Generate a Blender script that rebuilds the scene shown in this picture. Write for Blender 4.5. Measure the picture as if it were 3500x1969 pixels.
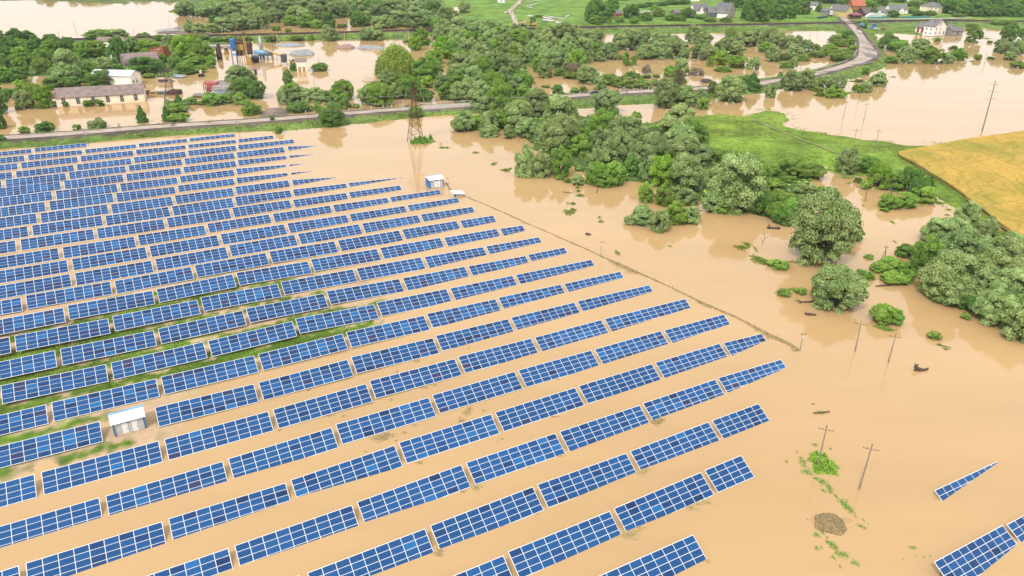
import bpy, bmesh, math, random
import numpy as np
from mathutils import Vector, Matrix, noise as mnoise

for o in list(bpy.data.objects): bpy.data.objects.remove(o)
SC = bpy.context.scene
COL = SC.collection
R = math.radians

# ------------------------------------------------------------------ camera
F_PX, PITCH, ROLL, CAM_H = 2525.2, 0.458356, -0.0146789, 82.866     # focal length in pixels of the 3500 wide photo
CX, CY = 1750.0, 984.5
cam_d = bpy.data.cameras.new('camera'); cam = bpy.data.objects.new('camera', cam_d); COL.objects.link(cam)
cam_d.sensor_width = 36.0; cam_d.lens = F_PX / 3500 * 36.0
cam_d.clip_start = 1.0; cam_d.clip_end = 20000
c_, s_ = math.cos(PITCH), math.sin(PITCH)
right, up, fwd = Vector((1, 0, 0)), Vector((0, s_, c_)), Vector((0, c_, -s_))
cr, sr = math.cos(ROLL), math.sin(ROLL)
r2, u2 = cr * right - sr * up, sr * right + cr * up
M = Matrix((r2, u2, -fwd)).transposed().to_4x4(); M.translation = (0, 0, CAM_H)
cam.matrix_world = M
SC.camera = cam

# ------------------------------------------------------------------ light
SUN_EL, SUN_AZ = R(50), R(-152)          # azimuth measured from +Y (view direction) towards +X
W = bpy.data.worlds.new("World"); SC.world = W; W.use_nodes = True
nt = W.node_tree; N, Lk = nt.nodes, nt.links
bg = N['Background']
sky = N.new('ShaderNodeTexSky'); sky.sky_type = 'NISHITA'; sky.sun_disc = False
sky.sun_elevation = SUN_EL; sky.sun_rotation = SUN_AZ; sky.air_density = 1.2; sky.dust_density = 4.0
# overcast: a closed bright cloud layer in front of the blue, a little uneven
tc = N.new('ShaderNodeTexCoord'); cn = N.new('ShaderNodeTexNoise'); cn.inputs['Scale'].default_value = 2.2; cn.inputs['Detail'].default_value = 5
Lk.new(tc.outputs['Generated'], cn.inputs['Vector'])
cr1 = N.new('ShaderNodeValToRGB'); cr1.color_ramp.elements[0].position = .35; cr1.color_ramp.elements[1].position = .7
cr1.color_ramp.elements[0].color = (8.2, 8.2, 8.3, 1); cr1.color_ramp.elements[1].color = (9.8, 9.7, 9.5, 1)
Lk.new(cn.outputs['Fac'], cr1.inputs['Fac'])
mx = N.new('ShaderNodeMixRGB'); mx.inputs['Fac'].default_value = .92
sxyz = N.new('ShaderNodeSeparateXYZ'); Lk.new(tc.outputs['Generated'], sxyz.inputs[0])
gr = N.new('ShaderNodeMapRange'); gr.inputs[1].default_value = 0; gr.inputs[2].default_value = 1; gr.inputs[3].default_value = .62; gr.inputs[4].default_value = 1.22; Lk.new(sxyz.outputs['Z'], gr.inputs[0])   # overcast skies are brighter overhead
sc_ = N.new('ShaderNodeVectorMath'); sc_.operation = 'SCALE'; Lk.new(cr1.outputs['Color'], sc_.inputs[0]); Lk.new(gr.outputs[0], sc_.inputs['Scale'])
Lk.new(sky.outputs['Color'], mx.inputs['Color1']); Lk.new(sc_.outputs[0], mx.inputs['Color2'])
Lk.new(mx.outputs['Color'], bg.inputs['Color']); bg.inputs['Strength'].default_value = 0.086
sl = bpy.data.lights.new('sun', 'SUN'); sl.energy = 1.5; sl.angle = R(10); sl.color = (1.0, .95, .88)
sun = bpy.data.objects.new('sun', sl); COL.objects.link(sun)
sd = Vector((math.sin(SUN_AZ) * math.cos(SUN_EL), math.cos(SUN_AZ) * math.cos(SUN_EL), math.sin(SUN_EL)))
sun.rotation_euler = sd.to_track_quat('Z', 'Y').to_euler(); sun.location = (0, 0, 400)
SC.view_settings.view_transform = 'Standard'; SC.view_settings.look = 'None'
SC.view_settings.exposure = 1.30; SC.view_settings.gamma = 1
SC.cycles.use_denoising = True
SC.cycles.max_bounces = 6; SC.cycles.diffuse_bounces = 2; SC.cycles.glossy_bounces = 3; SC.cycles.transmission_bounces = 2
SC.cycles.transparent_max_bounces = 6; SC.cycles.volume_bounces = 0
SC.cycles.caustics_reflective = False; SC.cycles.caustics_refractive = False

# ------------------------------------------------------------------ helpers
ZT = 0.33967
def P(c, r, x, y):
    """pixel of a zoomed tile -> pixel of the photograph"""
    s = .3402 if r == 3 else ZT
    return (875 * c + x * s, (1476 if r == 3 else 492 * r) + y * s)
def G(p, z=0.0):
    """where the sight line of a photograph pixel meets height z"""
    a, b = p[0] - CX, -(p[1] - CY)
    X = a * cr + b * sr; Y = -a * sr + b * cr
    dy = Y * s_ + F_PX * c_; dz = Y * c_ - F_PX * s_
    if dz > -60: dz = -60
    t = (z - CAM_H) / dz
    return Vector((X * t, dy * t, z))
def proj(v):
    z = v[2] - CAM_H
    d = v[1] * c_ - z * s_; u = v[1] * s_ + z * c_
    X = F_PX * v[0] / d; Y = F_PX * u / d
    return CX + X * cr - Y * sr, CY - (X * sr + Y * cr), d
def ppm(v):
    """photograph pixels per metre at a point"""
    return F_PX / proj(v)[2]
def hgt(base, ytop):
    """height above base whose projection reaches row ytop"""
    lo, hi = 0.0, 70.0
    for _ in range(40):
        m = (lo + hi) / 2
        if proj((base[0], base[1], base[2] + m))[1] > ytop: lo = m
        else: hi = m
    return lo

_m = {}
ALB = .62
def mat(name, col, col2=None, scale=1.0, rough=.8, metal=0.0, bump=0.0, detail=4, spec=.5, coords='Object', lo=.35, hi=.65, emit=None):
    if name in _m: return _m[name]
    col = tuple(x * ALB for x in col); col2 = tuple(x * ALB for x in col2) if col2 else None
    m = bpy.data.materials.new(name); m.use_nodes = True; _m[name] = m
    n, l = m.node_tree.nodes, m.node_tree.links
    b = n['Principled BSDF']; b.inputs['Roughness'].default_value = rough; b.inputs['Metallic'].default_value = metal
    b.inputs['Specular IOR Level'].default_value = spec
    b.inputs['Base Color'].default_value = (*col, 1)
    if col2 is None: col2 = tuple(x * .72 for x in col)
    t = n.new('ShaderNodeTexCoord'); nz = n.new('ShaderNodeTexNoise'); nz.inputs['Scale'].default_value = scale; nz.inputs['Detail'].default_value = detail
    l.new(t.outputs[coords], nz.inputs['Vector'])
    cr_ = n.new('ShaderNodeValToRGB'); cr_.color_ramp.elements[0].position = lo; cr_.color_ramp.elements[1].position = hi
    cr_.color_ramp.elements[0].color = (*col2, 1); cr_.color_ramp.elements[1].color = (*col, 1)
    l.new(nz.outputs['Fac'], cr_.inputs['Fac']); l.new(cr_.outputs['Color'], b.inputs['Base Color'])
    if bump:
        bp = n.new('ShaderNodeBump'); bp.inputs['Strength'].default_value = bump; bp.inputs['Distance'].default_value = .1
        l.new(nz.outputs['Fac'], bp.inputs['Height']); l.new(bp.outputs['Normal'], b.inputs['Normal'])
    return m

def tag(o, label=None, cat=None, group=None, kind=None):
    if label: o['label'] = label
    if cat: o['category'] = cat
    if group: o['group'] = group
    if kind: o['kind'] = kind
    return o
def empty(name, loc, rz=0.0, label=None, cat=None, group=None):
    o = bpy.data.objects.new(name, None); COL.objects.link(o); o.location = loc; o.rotation_euler = (0, 0, rz)
    o.empty_display_size = .5
    return tag(o, label, cat, group)
def mesh_np(name, verts, faces, mats=(), mi=None, smooth=False):
    me = bpy.data.meshes.new(name)
    me.from_pydata([tuple(v) for v in verts], [], faces)
    for m in mats: me.materials.append(m)
    if mi is not None: me.polygons.foreach_set('material_index', np.asarray(mi, dtype=np.int32))
    if smooth: me.polygons.foreach_set('use_smooth', [True] * len(me.polygons))
    me.update(); return me
def quads_np(name, V, mat_, col=None, mi=None, mats=None):
    """V: (n,4,3) array of separate quads"""
    n = len(V); me = bpy.data.meshes.new(name)
    me.vertices.add(4 * n); me.vertices.foreach_set('co', V.reshape(-1).astype(np.float32))
    me.loops.add(4 * n); me.loops.foreach_set('vertex_index', np.arange(4 * n, dtype=np.int32))
    me.polygons.add(n); me.polygons.foreach_set('loop_start', np.arange(0, 4 * n, 4, dtype=np.int32))
    me.polygons.foreach_set('loop_total', np.full(n, 4, dtype=np.int32))
    for m in (mats or [mat_]): me.materials.append(m)
    if mi is not None: me.polygons.foreach_set('material_index', mi.astype(np.int32))
    if col is not None:
        ca = me.color_attributes.new('lc', 'FLOAT_COLOR', 'POINT')
        c4 = np.ones((4 * n, 4), np.float32); c4[:, :3] = np.repeat(col, 4, axis=0); ca.data.foreach_set('color', c4.reshape(-1))
    me.update(calc_edges=True); me.validate(); return me
def put(name, me, parent=None, loc=None, **k):
    o = bpy.data.objects.new(name, me); COL.objects.link(o)
    if parent is not None: o.parent = parent
    if loc is not None: o.location = loc
    return tag(o, **k)

class MB:
    """collects shapes that become one mesh"""
    def __init__(s): s.v = []; s.f = []; s.mi = []; s.cur = 0
    def box(s, x0, x1, y0, y1, z0, z1):
        b = len(s.v); s.v += [(x, y, z) for z in (z0, z1) for y in (y0, y1) for x in (x0, x1)]
        for q in ((0, 2, 3, 1), (4, 5, 7, 6), (0, 1, 5, 4), (2, 6, 7, 3), (0, 4, 6, 2), (1, 3, 7, 5)): s.f.append(tuple(b + i for i in q)); s.mi.append(s.cur)
        return s
    def bar(s, a, b, w, w2=None, n=4):
        a, b = Vector(a), Vector(b); d = (b - a).normalized(); w2 = w if w2 is None else w2
        x = d.orthogonal().normalized(); y = d.cross(x); k = len(s.v)
        for p, ww in ((a, w), (b, w2)):
            for i in range(n):
                t = 2 * math.pi * (i + .5) / n; s.v.append(tuple(p + (x * math.cos(t) + y * math.sin(t)) * ww))
        for i in range(n): s.f.append((k + i, k + (i + 1) % n, k + n + (i + 1) % n, k + n + i)); s.mi.append(s.cur)
        s.f.append(tuple(k + n - 1 - i for i in range(n))); s.f.append(tuple(k + n + i for i in range(n))); s.mi += [s.cur] * 2
        return s
    def tube(s, pts, rad, n=6):
        k = len(s.v); pts = [Vector(p) for p in pts]
        if not hasattr(rad, '__len__'): rad = [rad] * len(pts)
        for j, p in enumerate(pts):
            d = (pts[min(j + 1, len(pts) - 1)] - pts[max(j - 1, 0)]).normalized()
            ref = Vector((0, 0, 1)) if abs(d.z) < .9 else Vector((1, 0, 0)); x = d.cross(ref).normalized(); y = d.cross(x)
            for i in range(n):
                t = 2 * math.pi * i / n; s.v.append(tuple(p + (x * math.cos(t) + y * math.sin(t)) * rad[j]))
        for j in range(len(pts) - 1):
            for i in range(n):
                a = k + j * n + i; b = k + j * n + (i + 1) % n; s.f.append((a, b, b + n, a + n)); s.mi.append(s.cur)
        s.f.append(tuple(k + i for i in range(n))[::-1]); s.f.append(tuple(k + (len(pts) - 1) * n + i for i in range(n))); s.mi += [s.cur] * 2
        return s
    def poly(s, pts):
        k = len(s.v); s.v += [tuple(p) for p in pts]; s.f.append(tuple(range(k, k + len(pts)))); s.mi.append(s.cur); return s
    def prism(s, prof, y0, y1):
        """profile in (x,z) extruded along y"""
        n = len(prof); k = len(s.v); s.v += [(x, y0, z) for x, z in prof] + [(x, y1, z) for x, z in prof]
        s.f.append(tuple(range(k, k + n))); s.f.append(tuple(range(k + 2 * n - 1, k + n - 1, -1))); s.mi += [s.cur] * 2
        for i in range(n): s.f.append((k + i, k + n + i, k + n + (i + 1) % n, k + (i + 1) % n)); s.mi.append(s.cur)
        return s
    def build(s, name, m, parent=None, loc=None, smooth=False, **k):
        ms = m if isinstance(m, (list, tuple)) else [m]
        me = mesh_np(name, s.v, s.f, ms, s.mi, smooth)
        bm = bmesh.new(); bm.from_mesh(me); bmesh.ops.recalc_face_normals(bm, faces=bm.faces); bm.to_mesh(me); bm.free()
        return put(name, me, parent, loc, **k)
def disp(me, amp, scale, seed=0):
    for v in me.vertices:
        n_ = mnoise.noise_vector(Vector(v.co) * scale + Vector((seed, seed * .7, 0)))
        v.co += n_ * amp
def ordn(n):
    w = ['first', 'second', 'third', 'fourth', 'fifth', 'sixth', 'seventh', 'eighth', 'ninth', 'tenth', 'eleventh', 'twelfth', 'thirteenth', 'fourteenth', 'fifteenth',
         'sixteenth', 'seventeenth', 'eighteenth', 'nineteenth', 'twentieth', 'twenty-first', 'twenty-second', 'twenty-third', 'twenty-fourth', 'twenty-fifth',
         'twenty-sixth', 'twenty-seventh', 'twenty-eighth', 'twenty-ninth', 'thirtieth', 'thirty-first', 'thirty-second', 'thirty-third', 'thirty-fourth', 'thirty-fifth',
         'thirty-sixth', 'thirty-seventh', 'thirty-eighth', 'thirty-ninth', 'fortieth', 'forty-first', 'forty-second', 'forty-third', 'forty-fourth', 'forty-fifth']
    return w[n] if n < len(w) else w[n % 40] + ' again'

# value noise for arrays
_rg = np.random.default_rng(5); _tab = _rg.random((256, 256))
def vnoise(x, y, s):
    x = x / s; y = y / s; xi = np.floor(x).astype(int); yi = np.floor(y).astype(int); fx = x - xi; fy = y - yi
    fx = fx * fx * (3 - 2 * fx); fy = fy * fy * (3 - 2 * fy)
    g = lambda a, b: _tab[a % 256, b % 256]
    return (g(xi, yi) * (1 - fx) + g(xi + 1, yi) * fx) * (1 - fy) + (g(xi, yi + 1) * (1 - fx) + g(xi + 1, yi + 1) * fx) * fy - .5
# ------------------------------------------------------------------ terrain
def PL(spec, z=0.0):
    """'cr x,y x,y | cr x,y ...' in zoomed tile pixels -> world points at height z"""
    out = []
    for part in spec.split('|'):
        w = part.split(); c, r = int(w[0][0]), int(w[0][1])
        for q in w[1:]:
            x, y = q.split(','); out.append(G(P(c, r, float(x), float(y)), z))
    return out
def catmull(pts, n=8):
    o = []
    for i in range(len(pts) - 1):
        p0, p1, p2, p3 = pts[max(i - 1, 0)], pts[i], pts[i + 1], pts[min(i + 2, len(pts) - 1)]
        for k in range(n):
            t = k / n; o.append(.5 * ((2 * p1) + (p2 - p0) * t + (2 * p0 - 5 * p1 + 4 * p2 - p3) * t * t + (3 * p1 - p0 - 3 * p2 + p3) * t ** 3))
    o.append(pts[-1]); return o
ROAD_Z, RAIL_Z = 1.9, 3.4
road_c = catmull(PL('00 -500,1418 0,1388 800,1335 1600,1272 2576,1212 | 10 850,1145 1480,1095 1800,1078 2080,1060 | 20 350,985 800,950 1400,915 1980,885 2450,850 | 30 0,822 300,780 500,735 760,665 920,610 1000,555 990,480 955,400 915,340 865,280 800,215 755,180', ROAD_Z))
rail_c = catmull(PL('00 -900,445 -200,420 580,396 1200,377 1870,357 2576,343 | 10 700,325 1270,308 1780,298 2576,290 | 20 680,270 1500,255 2576,238 | 30 740,224 1500,203 2000,205 2700,212 3400,225', RAIL_Z), 6)
def road_hw(p):
    """half width of the road bed: wide and broken up in the bend"""
    d = (p - CURVE_C).length
    return 3.6 + 3.2 * max(0, 1 - d / 75)
CURVE_C = G(P(3, 0, 1000, 530), ROAD_Z)
LAND = [  # polygon, top height, shore slope, colour key, shore noise
    (PL('01 -600,110 0,52 | 01 870,-6 | 00 1250,1402 1800,1362 2400,1330 2576,1324 | 10 130,1328 500,1302 850,1280 960,1250 1100,1250 1490,1200 1700,1172 1560,1095 1450,1080 0,1200 | 00 800,1320 0,1370 -600,1400'), .9, .12, 'verge', 1.2),
    (PL('20 340,1000 420,1040 560,1062 640,1095 820,1085 1070,1057 1420,1045 1960,1000 2320,962 2576,930 | 30 200,880 420,900 640,820 750,790 850,800 1000,735 1190,668 1190,600 1140,450 1095,375 1060,345 1300,335 1500,350 1660,358 1800,352 1960,300 1960,262 2350,300 2576,292 3300,290 3300,190 900,200 700,190 560,200 | 20 2576,238 300,300 | 20 300,330 700,335 1300,347 2300,330 2576,330 | 30 90,310 660,312 740,380 880,425 850,540 640,640 440,705 0,780 | 20 1960,860 350,950'), 1.0, .12, 'verge', 1.0),
    (PL('00 -900,330 0,420 560,398 2576,345 | 10 800,328 1270,312 1540,300 1540,400 800,402 300,418 0,432 | 00 2150,440 2160,640 2000,740 1800,765 1400,780 1350,850 1200,862 600,800 330,760 200,830 0,850 -900,880'), .5, .06, 'wood', 3.0),
    (PL('00 -900,-10 0,4 420,4 900,26 1280,36 1300,14 1700,20 1850,20 | 00 1730,110 1800,150 2130,165 2300,200 2576,240 | 10 200,160 500,200 950,180 1250,230 1700,290 2576,290 | 10 2050,150 1950,40 1850,-20 1250,0 900,-60 | 00 -900,-60'), .45, .06, 'wood', 4.0),
    (PL('10 1860,-60 1880,60 2040,75 2060,200 2300,240 2576,284 | 20 0,300 1000,270 2576,238 | 30 740,224 1500,203 2576,212 3400,225 | 30 4200,-150 | 20 1000,-110 | 10 1700,-75'), 1.6, .1, 'field', 3.0),
    (PL('20 1850,1165 2140,1153 2290,1195 | 30 0,1122 140,1150 200,1190 110,1262 350,1320 700,1362 1100,1425 | 31 1300,30 1860,10 1310,105 1470,235 1700,430 1950,585 2200,800 2576,1050 | 31 2900,1250 2576,1110 2400,1000 2110,760 1930,610 1700,440 1490,340 1280,250 1180,300 900,330 720,320 600,240 | 31 540,270 560,340 240,350 0,340 | 21 2540,200 2300,100 1950,20 | 20 1900,1448 1850,1300'), 1.0, .075, 'meadow', 3.2),
    (PL('31 1312,118 1500,72 2000,-20 2576,-100 3600,-260 | 31 4200,1500 2700,1080 2576,1010 2300,820 2000,580 1700,370 1480,232 1345,165'), 1.2, .25, 'meadow', .4),
    (PL('10 40,1160 120,1090 240,1085 330,1125 340,1160 60,1190'), 1.3, .1, 'gravel', .8),
    (PL('20 80,390 180,520 300,700 260,730 100,650 40,520'), .6, .1, 'verge', 1.5),
    (PL('20 0,560 -420,980 -330,1200 0,1330 500,1650 1200,1850 | 21 1450,420 1900,560 2300,640 | 31 100,760 500,600 500,250 0,150 | 20 1850,1448 1700,1200 1300,1230 1000,1250 700,1150 300,1060 350,1000 200,940 120,800'), .12, .04, 'wood', 4.0),
    (PL('31 1500,1100 1650,1300 2100,1448 2576,1700 | 31 2800,1300 2576,1100 2400,1000 2110,780 2000,820'), .2, .05, 'wood', 3.0),
    (PL('00 1550,340 1640,300 1800,268 1880,290 1880,350'), .4, .1, 'gravel', 1.0),
    (PL('30 1900,-0 2576,-0 | 30 3400,100 3400,290 2576,290'), .8, .1, 'verge', 1.0),
]
ISLE = [G((x * 1.3587, y * 1.3587)) for x, y in ((-120, 730), (60, 745), (200, 735), (430, 690), (700, 655), (900, 690), (1010, 760), (960, 835), (860, 865), (700, 905), (520, 930), (430, 1010), (400, 1085), (350, 1080), (270, 1110), (240, 1120), (-120, 1235))]
GREEN_LINE = [[G((x * 1.3587, y * 1.3587)) for x, y in L_] for L_ in (
    ((-80, 760), (60, 775), (200, 772), (380, 775), (480, 720), (620, 690), (740, 665)),
    ((-80, 890), (60, 870), (200, 830), (330, 815), (480, 800)),
    ((480, 815), (640, 730), (790, 740), (860, 720), (950, 700)),
    ((640, 880), (760, 850), (880, 830), (950, 815)),
    ((-80, 960), (60, 940), (150, 925)), ((-80, 1080), (60, 1030), (150, 1010)), ((-80, 1210), (90, 1150), (230, 1110), (280, 1090)), ((380, 1070), (440, 1058)), ((260, 1040), (380, 1010)))]

def seg_dist(px, py, pts, closed=False, want=False):
    d = np.full(px.shape, 1e9); n = len(pts)
    for i in range(n if closed else n - 1):
        a, b = pts[i], pts[(i + 1) % n]; ax, ay, bx, by = a[0], a[1], b[0], b[1]
        L2 = (bx - ax) ** 2 + (by - ay) ** 2 + 1e-9
        t = np.clip(((px - ax) * (bx - ax) + (py - ay) * (by - ay)) / L2, 0, 1)
        d = np.minimum(d, np.hypot(px - ax - t * (bx - ax), py - ay - t * (by - ay)))
    return d
def inside(px, py, pts):
    c = np.zeros(px.shape, bool); n = len(pts)
    for i in range(n):
        x1, y1 = pts[i][0], pts[i][1]; x2, y2 = pts[(i + 1) % n][0], pts[(i + 1) % n][1]
        if y1 == y2: continue
        k = ((y1 > py) != (y2 > py)) & (px < (x2 - x1) * (py - y1) / (y2 - y1) + x1); c ^= k
    return c
CK = {'verge': (.085, .135, .026), 'wood': (.060, .095, .024), 'field': (.090, .165, .024), 'meadow': (.100, .158, .019), 'gravel': (.135, .105, .085), 'mud': (.33, .235, .14), 'rail': (.075, .062, .06)}
BR_A, BR_B = G(P(1, 0, 1640, 1085), ROAD_Z), G(P(2, 0, 380, 1000), ROAD_Z)     # the road bridge
RB_A, RB_B = G(P(1, 0, 1560, 300), RAIL_Z), G(P(1, 0, 1790, 298), RAIL_Z)      # the railway bridge
def height(X, Y):
    nz = vnoise(X, Y, 9) + .5 * vnoise(X, Y, 4) + .28 * vnoise(X, Y, 1.7) + .9 * vnoise(X, Y, 31)
    H = np.full(X.shape, -1.6); C = np.zeros(X.shape + (3,)); C[:] = CK['mud']
    top_n = .25 * vnoise(X, Y, 6) + .35 * vnoise(X, Y, 25)
    for pts, top, sl_, key, na in LAND:
        xs = [p[0] for p in pts]; ys = [p[1] for p in pts]
        k = (X > min(xs) - 30) & (X < max(xs) + 30) & (Y > min(ys) - 30) & (Y < max(ys) + 30)
        if not k.any(): continue
        x, y = X[k], Y[k]; s = seg_dist(x, y, pts, True); s = np.where(inside(x, y, pts), s, -s)
        h = np.minimum(top + .6 * top_n[k] * min(1, top), (s + na * 2 * nz[k]) * sl_)
        cur = H[k]; w = h > cur; cc = C[k]; cc[w] = CK[key]; C[k] = cc; H[k] = np.where(w, h, cur)
    # shallow mud bank inside the solar park
    k = (Y < 300) & (X < 60); x, y = X[k], Y[k]
    s = seg_dist(x, y, ISLE, True); s = np.where(inside(x, y, ISLE), s, -s)
    h = np.minimum(.22 + .12 * nz[k], (s + 5 * nz[k]) * .02)
    u_ = x * .8745 + y * .4851; v_ = -x * .4851 + y * .8745            # along and across the panel rows
    ph = np.mod(v_ - 169.3, 10.04); strip = np.clip(1.25 - np.abs(ph - 4.6 + 1.5 * vnoise(x, y, 3)) / 2.3, 0, 1.1) + .35 * (ph > 6.6)
    bl = np.zeros(x.shape)
    for bu, bv, ru, rv, am in ((-45, 158, 34, 15, 1.25), (-15, 168, 26, 11, 1.1), (10, 176, 24, 10, 1.05), (30, 172, 15, 8, .9), (33, 150, 15, 7, 1.15), (15, 146, 18, 7, .95), (-10, 150, 16, 9, .7), (-55, 140, 28, 11, .8), (-25, 131, 16, 7, .6), (-60, 175, 26, 9, .9), (0, 160, 18, 7, .85), (-14, 122, 9, 4, .55)):
        bl = np.maximum(bl, am * np.exp(-((u_ - bu) / ru) ** 2 - ((v_ - bv) / rv) ** 2))
    gm = np.clip((strip * (bl + .25) + .55 * vnoise(x, y, 1.3) + .5 * vnoise(x, y, 6) - .22) * 2.6 * np.clip(bl * 3, 0, 1), 0, 1)[:, None]
    gr = np.array((.060, .112, .012)) * (.75 + .5 * (vnoise(x, y, 2.2) + .5))[:, None]; md = np.array(CK['mud']) * np.array([1, 1.02, 1.05])
    cc = C[k]; w = h > H[k]; cc[w] = (gr * gm + md * (1 - gm))[w]; C[k] = cc; H[k] = np.where(w, h + .12 * gm[:, 0] * w, H[k])
    # railway and road embankments
    d = seg_dist(X, Y, rail_c); db = seg_dist(X, Y, [RB_A, RB_B])
    h = np.minimum(RAIL_Z - .35, (RAIL_Z - .35) - (d - 5.2 + .8 * nz) * .5); h = np.where(db < 4, -1.5, h)
    w = h > H; C[w] = np.where((d < 5.8)[..., None], np.array(CK['rail']), np.array(CK['verge']) * 1.1)[w]; H = np.maximum(H, h)
    d = seg_dist(X, Y, road_c); db = seg_dist(X, Y, [BR_A, BR_B]); dc = np.hypot(X - CURVE_C[0], Y - CURVE_C[1])
    hw = 3.6 + 3.2 * np.clip(1 - dc / 75, 0, 1)
    e = d - hw - 2.4 + .9 * nz
    h = np.minimum(ROAD_Z - .12, (ROAD_Z - .12) - e * .42); h = np.where(db < 2.5, -1.5, h)
    w = (h > H) | (d < hw + 2.4)
    C[w] = np.where((e < .6)[..., None], np.array(CK['gravel']) * .62, np.array(CK['verge']))[w]; H = np.where(db < 2.5, np.minimum(H, -1.5), np.where(d < hw + 3, h, np.maximum(H, h)))
    H = np.where(db < 9, np.where(d < 9, np.minimum(H, h), H), H)
    return H, C
NA, NR = 620, 640
ang = np.linspace(R(-47), R(47), NA); rad = 48 * (2600 / 48) ** np.linspace(0, 1, NR)
A_, R_ = np.meshgrid(ang, rad); GX, GY = R_ * np.sin(A_), R_ * np.cos(A_)
GH, GC = height(GX, GY)
me = bpy.data.meshes.new('ground')
nv = NA * NR; me.vertices.add(nv)
co = np.stack([GX, GY, GH], -1).reshape(-1, 3); me.vertices.foreach_set('co', co.reshape(-1).astype(np.float32))
i = np.arange((NR - 1) * (NA - 1)); r_, a_ = i // (NA - 1), i % (NA - 1); v0 = r_ * NA + a_
q = np.stack([v0, v0 + 1, v0 + 1 + NA, v0 + NA], -1)
zz = GH.reshape(-1)[q].max(1); q = q[zz > -1.55]                       # the drowned flat bed is covered by the bed sheet
nf = len(q); me.loops.add(4 * nf); me.loops.foreach_set('vertex_index', q.reshape(-1).astype(np.int32))
me.polygons.add(nf); me.polygons.foreach_set('loop_start', np.arange(0, 4 * nf, 4, dtype=np.int32)); me.polygons.foreach_set('loop_total', np.full(nf, 4, dtype=np.int32))
me.polygons.foreach_set('use_smooth', [True] * nf)
ca = me.color_attributes.new('gc', 'FLOAT_COLOR', 'POINT'); c4 = np.ones((nv, 4), np.float32); c4[:, :3] = GC.reshape(-1, 3); c4[:, 3] = np.where(GC.reshape(-1, 3)[:, 0] > .2, .22, 1.0); ca.data.foreach_set('color', c4.reshape(-1))
me.update(calc_edges=True)
m = bpy.data.materials.new('ground'); m.use_nodes = True; n, l = m.node_tree.nodes, m.node_tree.links; b = n['Principled BSDF']; b.inputs['Roughness'].default_value = .95; b.inputs['Specular IOR Level'].default_value = .15
at = n.new('ShaderNodeAttribute'); at.attribute_name = 'gc'; tcn = n.new('ShaderNodeTexCoord')
def nz_(sc, det=6, rough=.6):
    z = n.new('ShaderNodeTexNoise'); z.inputs['Scale'].default_value = sc; z.inputs['Detail'].default_value = det; z.inputs['Roughness'].default_value = rough; l.new(tcn.outputs['Object'], z.inputs['Vector']); return z
def mr_(src, a, b_, c, d):
    z = n.new('ShaderNodeMapRange'); z.inputs[1].default_value = a; z.inputs[2].default_value = b_; z.inputs[3].default_value = c; z.inputs[4].default_value = d; l.new(src, z.inputs[0]); return z
n1, n2, n3 = nz_(.55), nz_(.06, 5), nz_(.018, 4)
mul = n.new('ShaderNodeMath'); mul.operation = 'MULTIPLY'
a1 = mr_(n1.outputs['Fac'], .3, .7, .62, 1.34); a2 = mr_(n2.outputs['Fac'], .35, .65, .62, 1.38); l.new(a1.outputs[0], mul.inputs[0]); l.new(a2.outputs[0], mul.inputs[1])
vm = n.new('ShaderNodeVectorMath'); vm.operation = 'SCALE'; l.new(at.outputs['Color'], vm.inputs[0]); 
m1_ = n.new('ShaderNodeMath'); m1_.operation = 'SUBTRACT'; m1_.inputs[1].default_value = 1; l.new(mul.outputs[0], m1_.inputs[0]); m2_ = n.new('ShaderNodeMath'); m2_.operation = 'MULTIPLY_ADD'; m2_.inputs[2].default_value = 1
l.new(m1_.outputs[0], m2_.inputs[0]); l.new(at.outputs['Alpha'], m2_.inputs[1]); l.new(m2_.outputs[0], vm.inputs['Scale'])
hs = n.new('ShaderNodeHueSaturation'); l.new(vm.outputs[0], hs.inputs['Color']); a3 = mr_(n3.outputs['Fac'], .3, .7, .478, .512); l.new(a3.outputs[0], hs.inputs['Hue'])
l.new(hs.outputs['Color'], b.inputs['Base Color'])
bp = n.new('ShaderNodeBump'); bp.inputs['Strength'].default_value = .7; bp.inputs['Distance'].default_value = .5; l.new(n1.outputs['Fac'], bp.inputs['Height']); l.new(bp.outputs['Normal'], b.inputs['Normal'])
me.materials.append(m)
put('ground', me, kind='structure', label='grass banks, fields and mud showing above the flood')
mb = MB(); mb.box(-9000, 9000, -3000, 14000, -6, -1.62); mb.build('terrain', mat('bed_mud', (.3, .22, .14), scale=.05, rough=1), kind='structure')

# flood water: opaque silt brown, smooth, reflecting the sky
m = bpy.data.materials.new('flood_water'); m.use_nodes = True; n, l = m.node_tree.nodes, m.node_tree.links; b = n['Principled BSDF']
tcn = n.new('ShaderNodeTexCoord')
mpn = n.new('ShaderNodeMapping'); mpn.inputs['Rotation'].default_value = (0, 0, R(-38)); mpn.inputs['Scale'].default_value = (.35, 1.6, 1); l.new(tcn.outputs['Object'], mpn.inputs['Vector'])
w1, w2, w3 = nz_(.022, 8, .64), nz_(.35, 5), nz_(2.4, 4); l.new(mpn.outputs[0], w1.inputs['Vector'])
rp = n.new('ShaderNodeValToRGB'); rp.color_ramp.elements[0].position = .35; rp.color_ramp.elements[1].position = .65
rp.color_ramp.elements[0].color = (.296, .192, .088, 1); rp.color_ramp.elements[1].color = (.338, .220, .104, 1)
l.new(w1.outputs['Fac'], rp.inputs['Fac']); l.new(rp.outputs['Color'], b.inputs['Base Color'])
b.inputs['Roughness'].default_value = .06; b.inputs['IOR'].default_value = 1.36; b.inputs['Specular IOR Level'].default_value = .40
bp = n.new('ShaderNodeBump'); bp.inputs['Strength'].default_value = .12; bp.inputs['Distance'].default_value = .12
l.new(w2.outputs['Fac'], bp.inputs['Height'])
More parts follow.
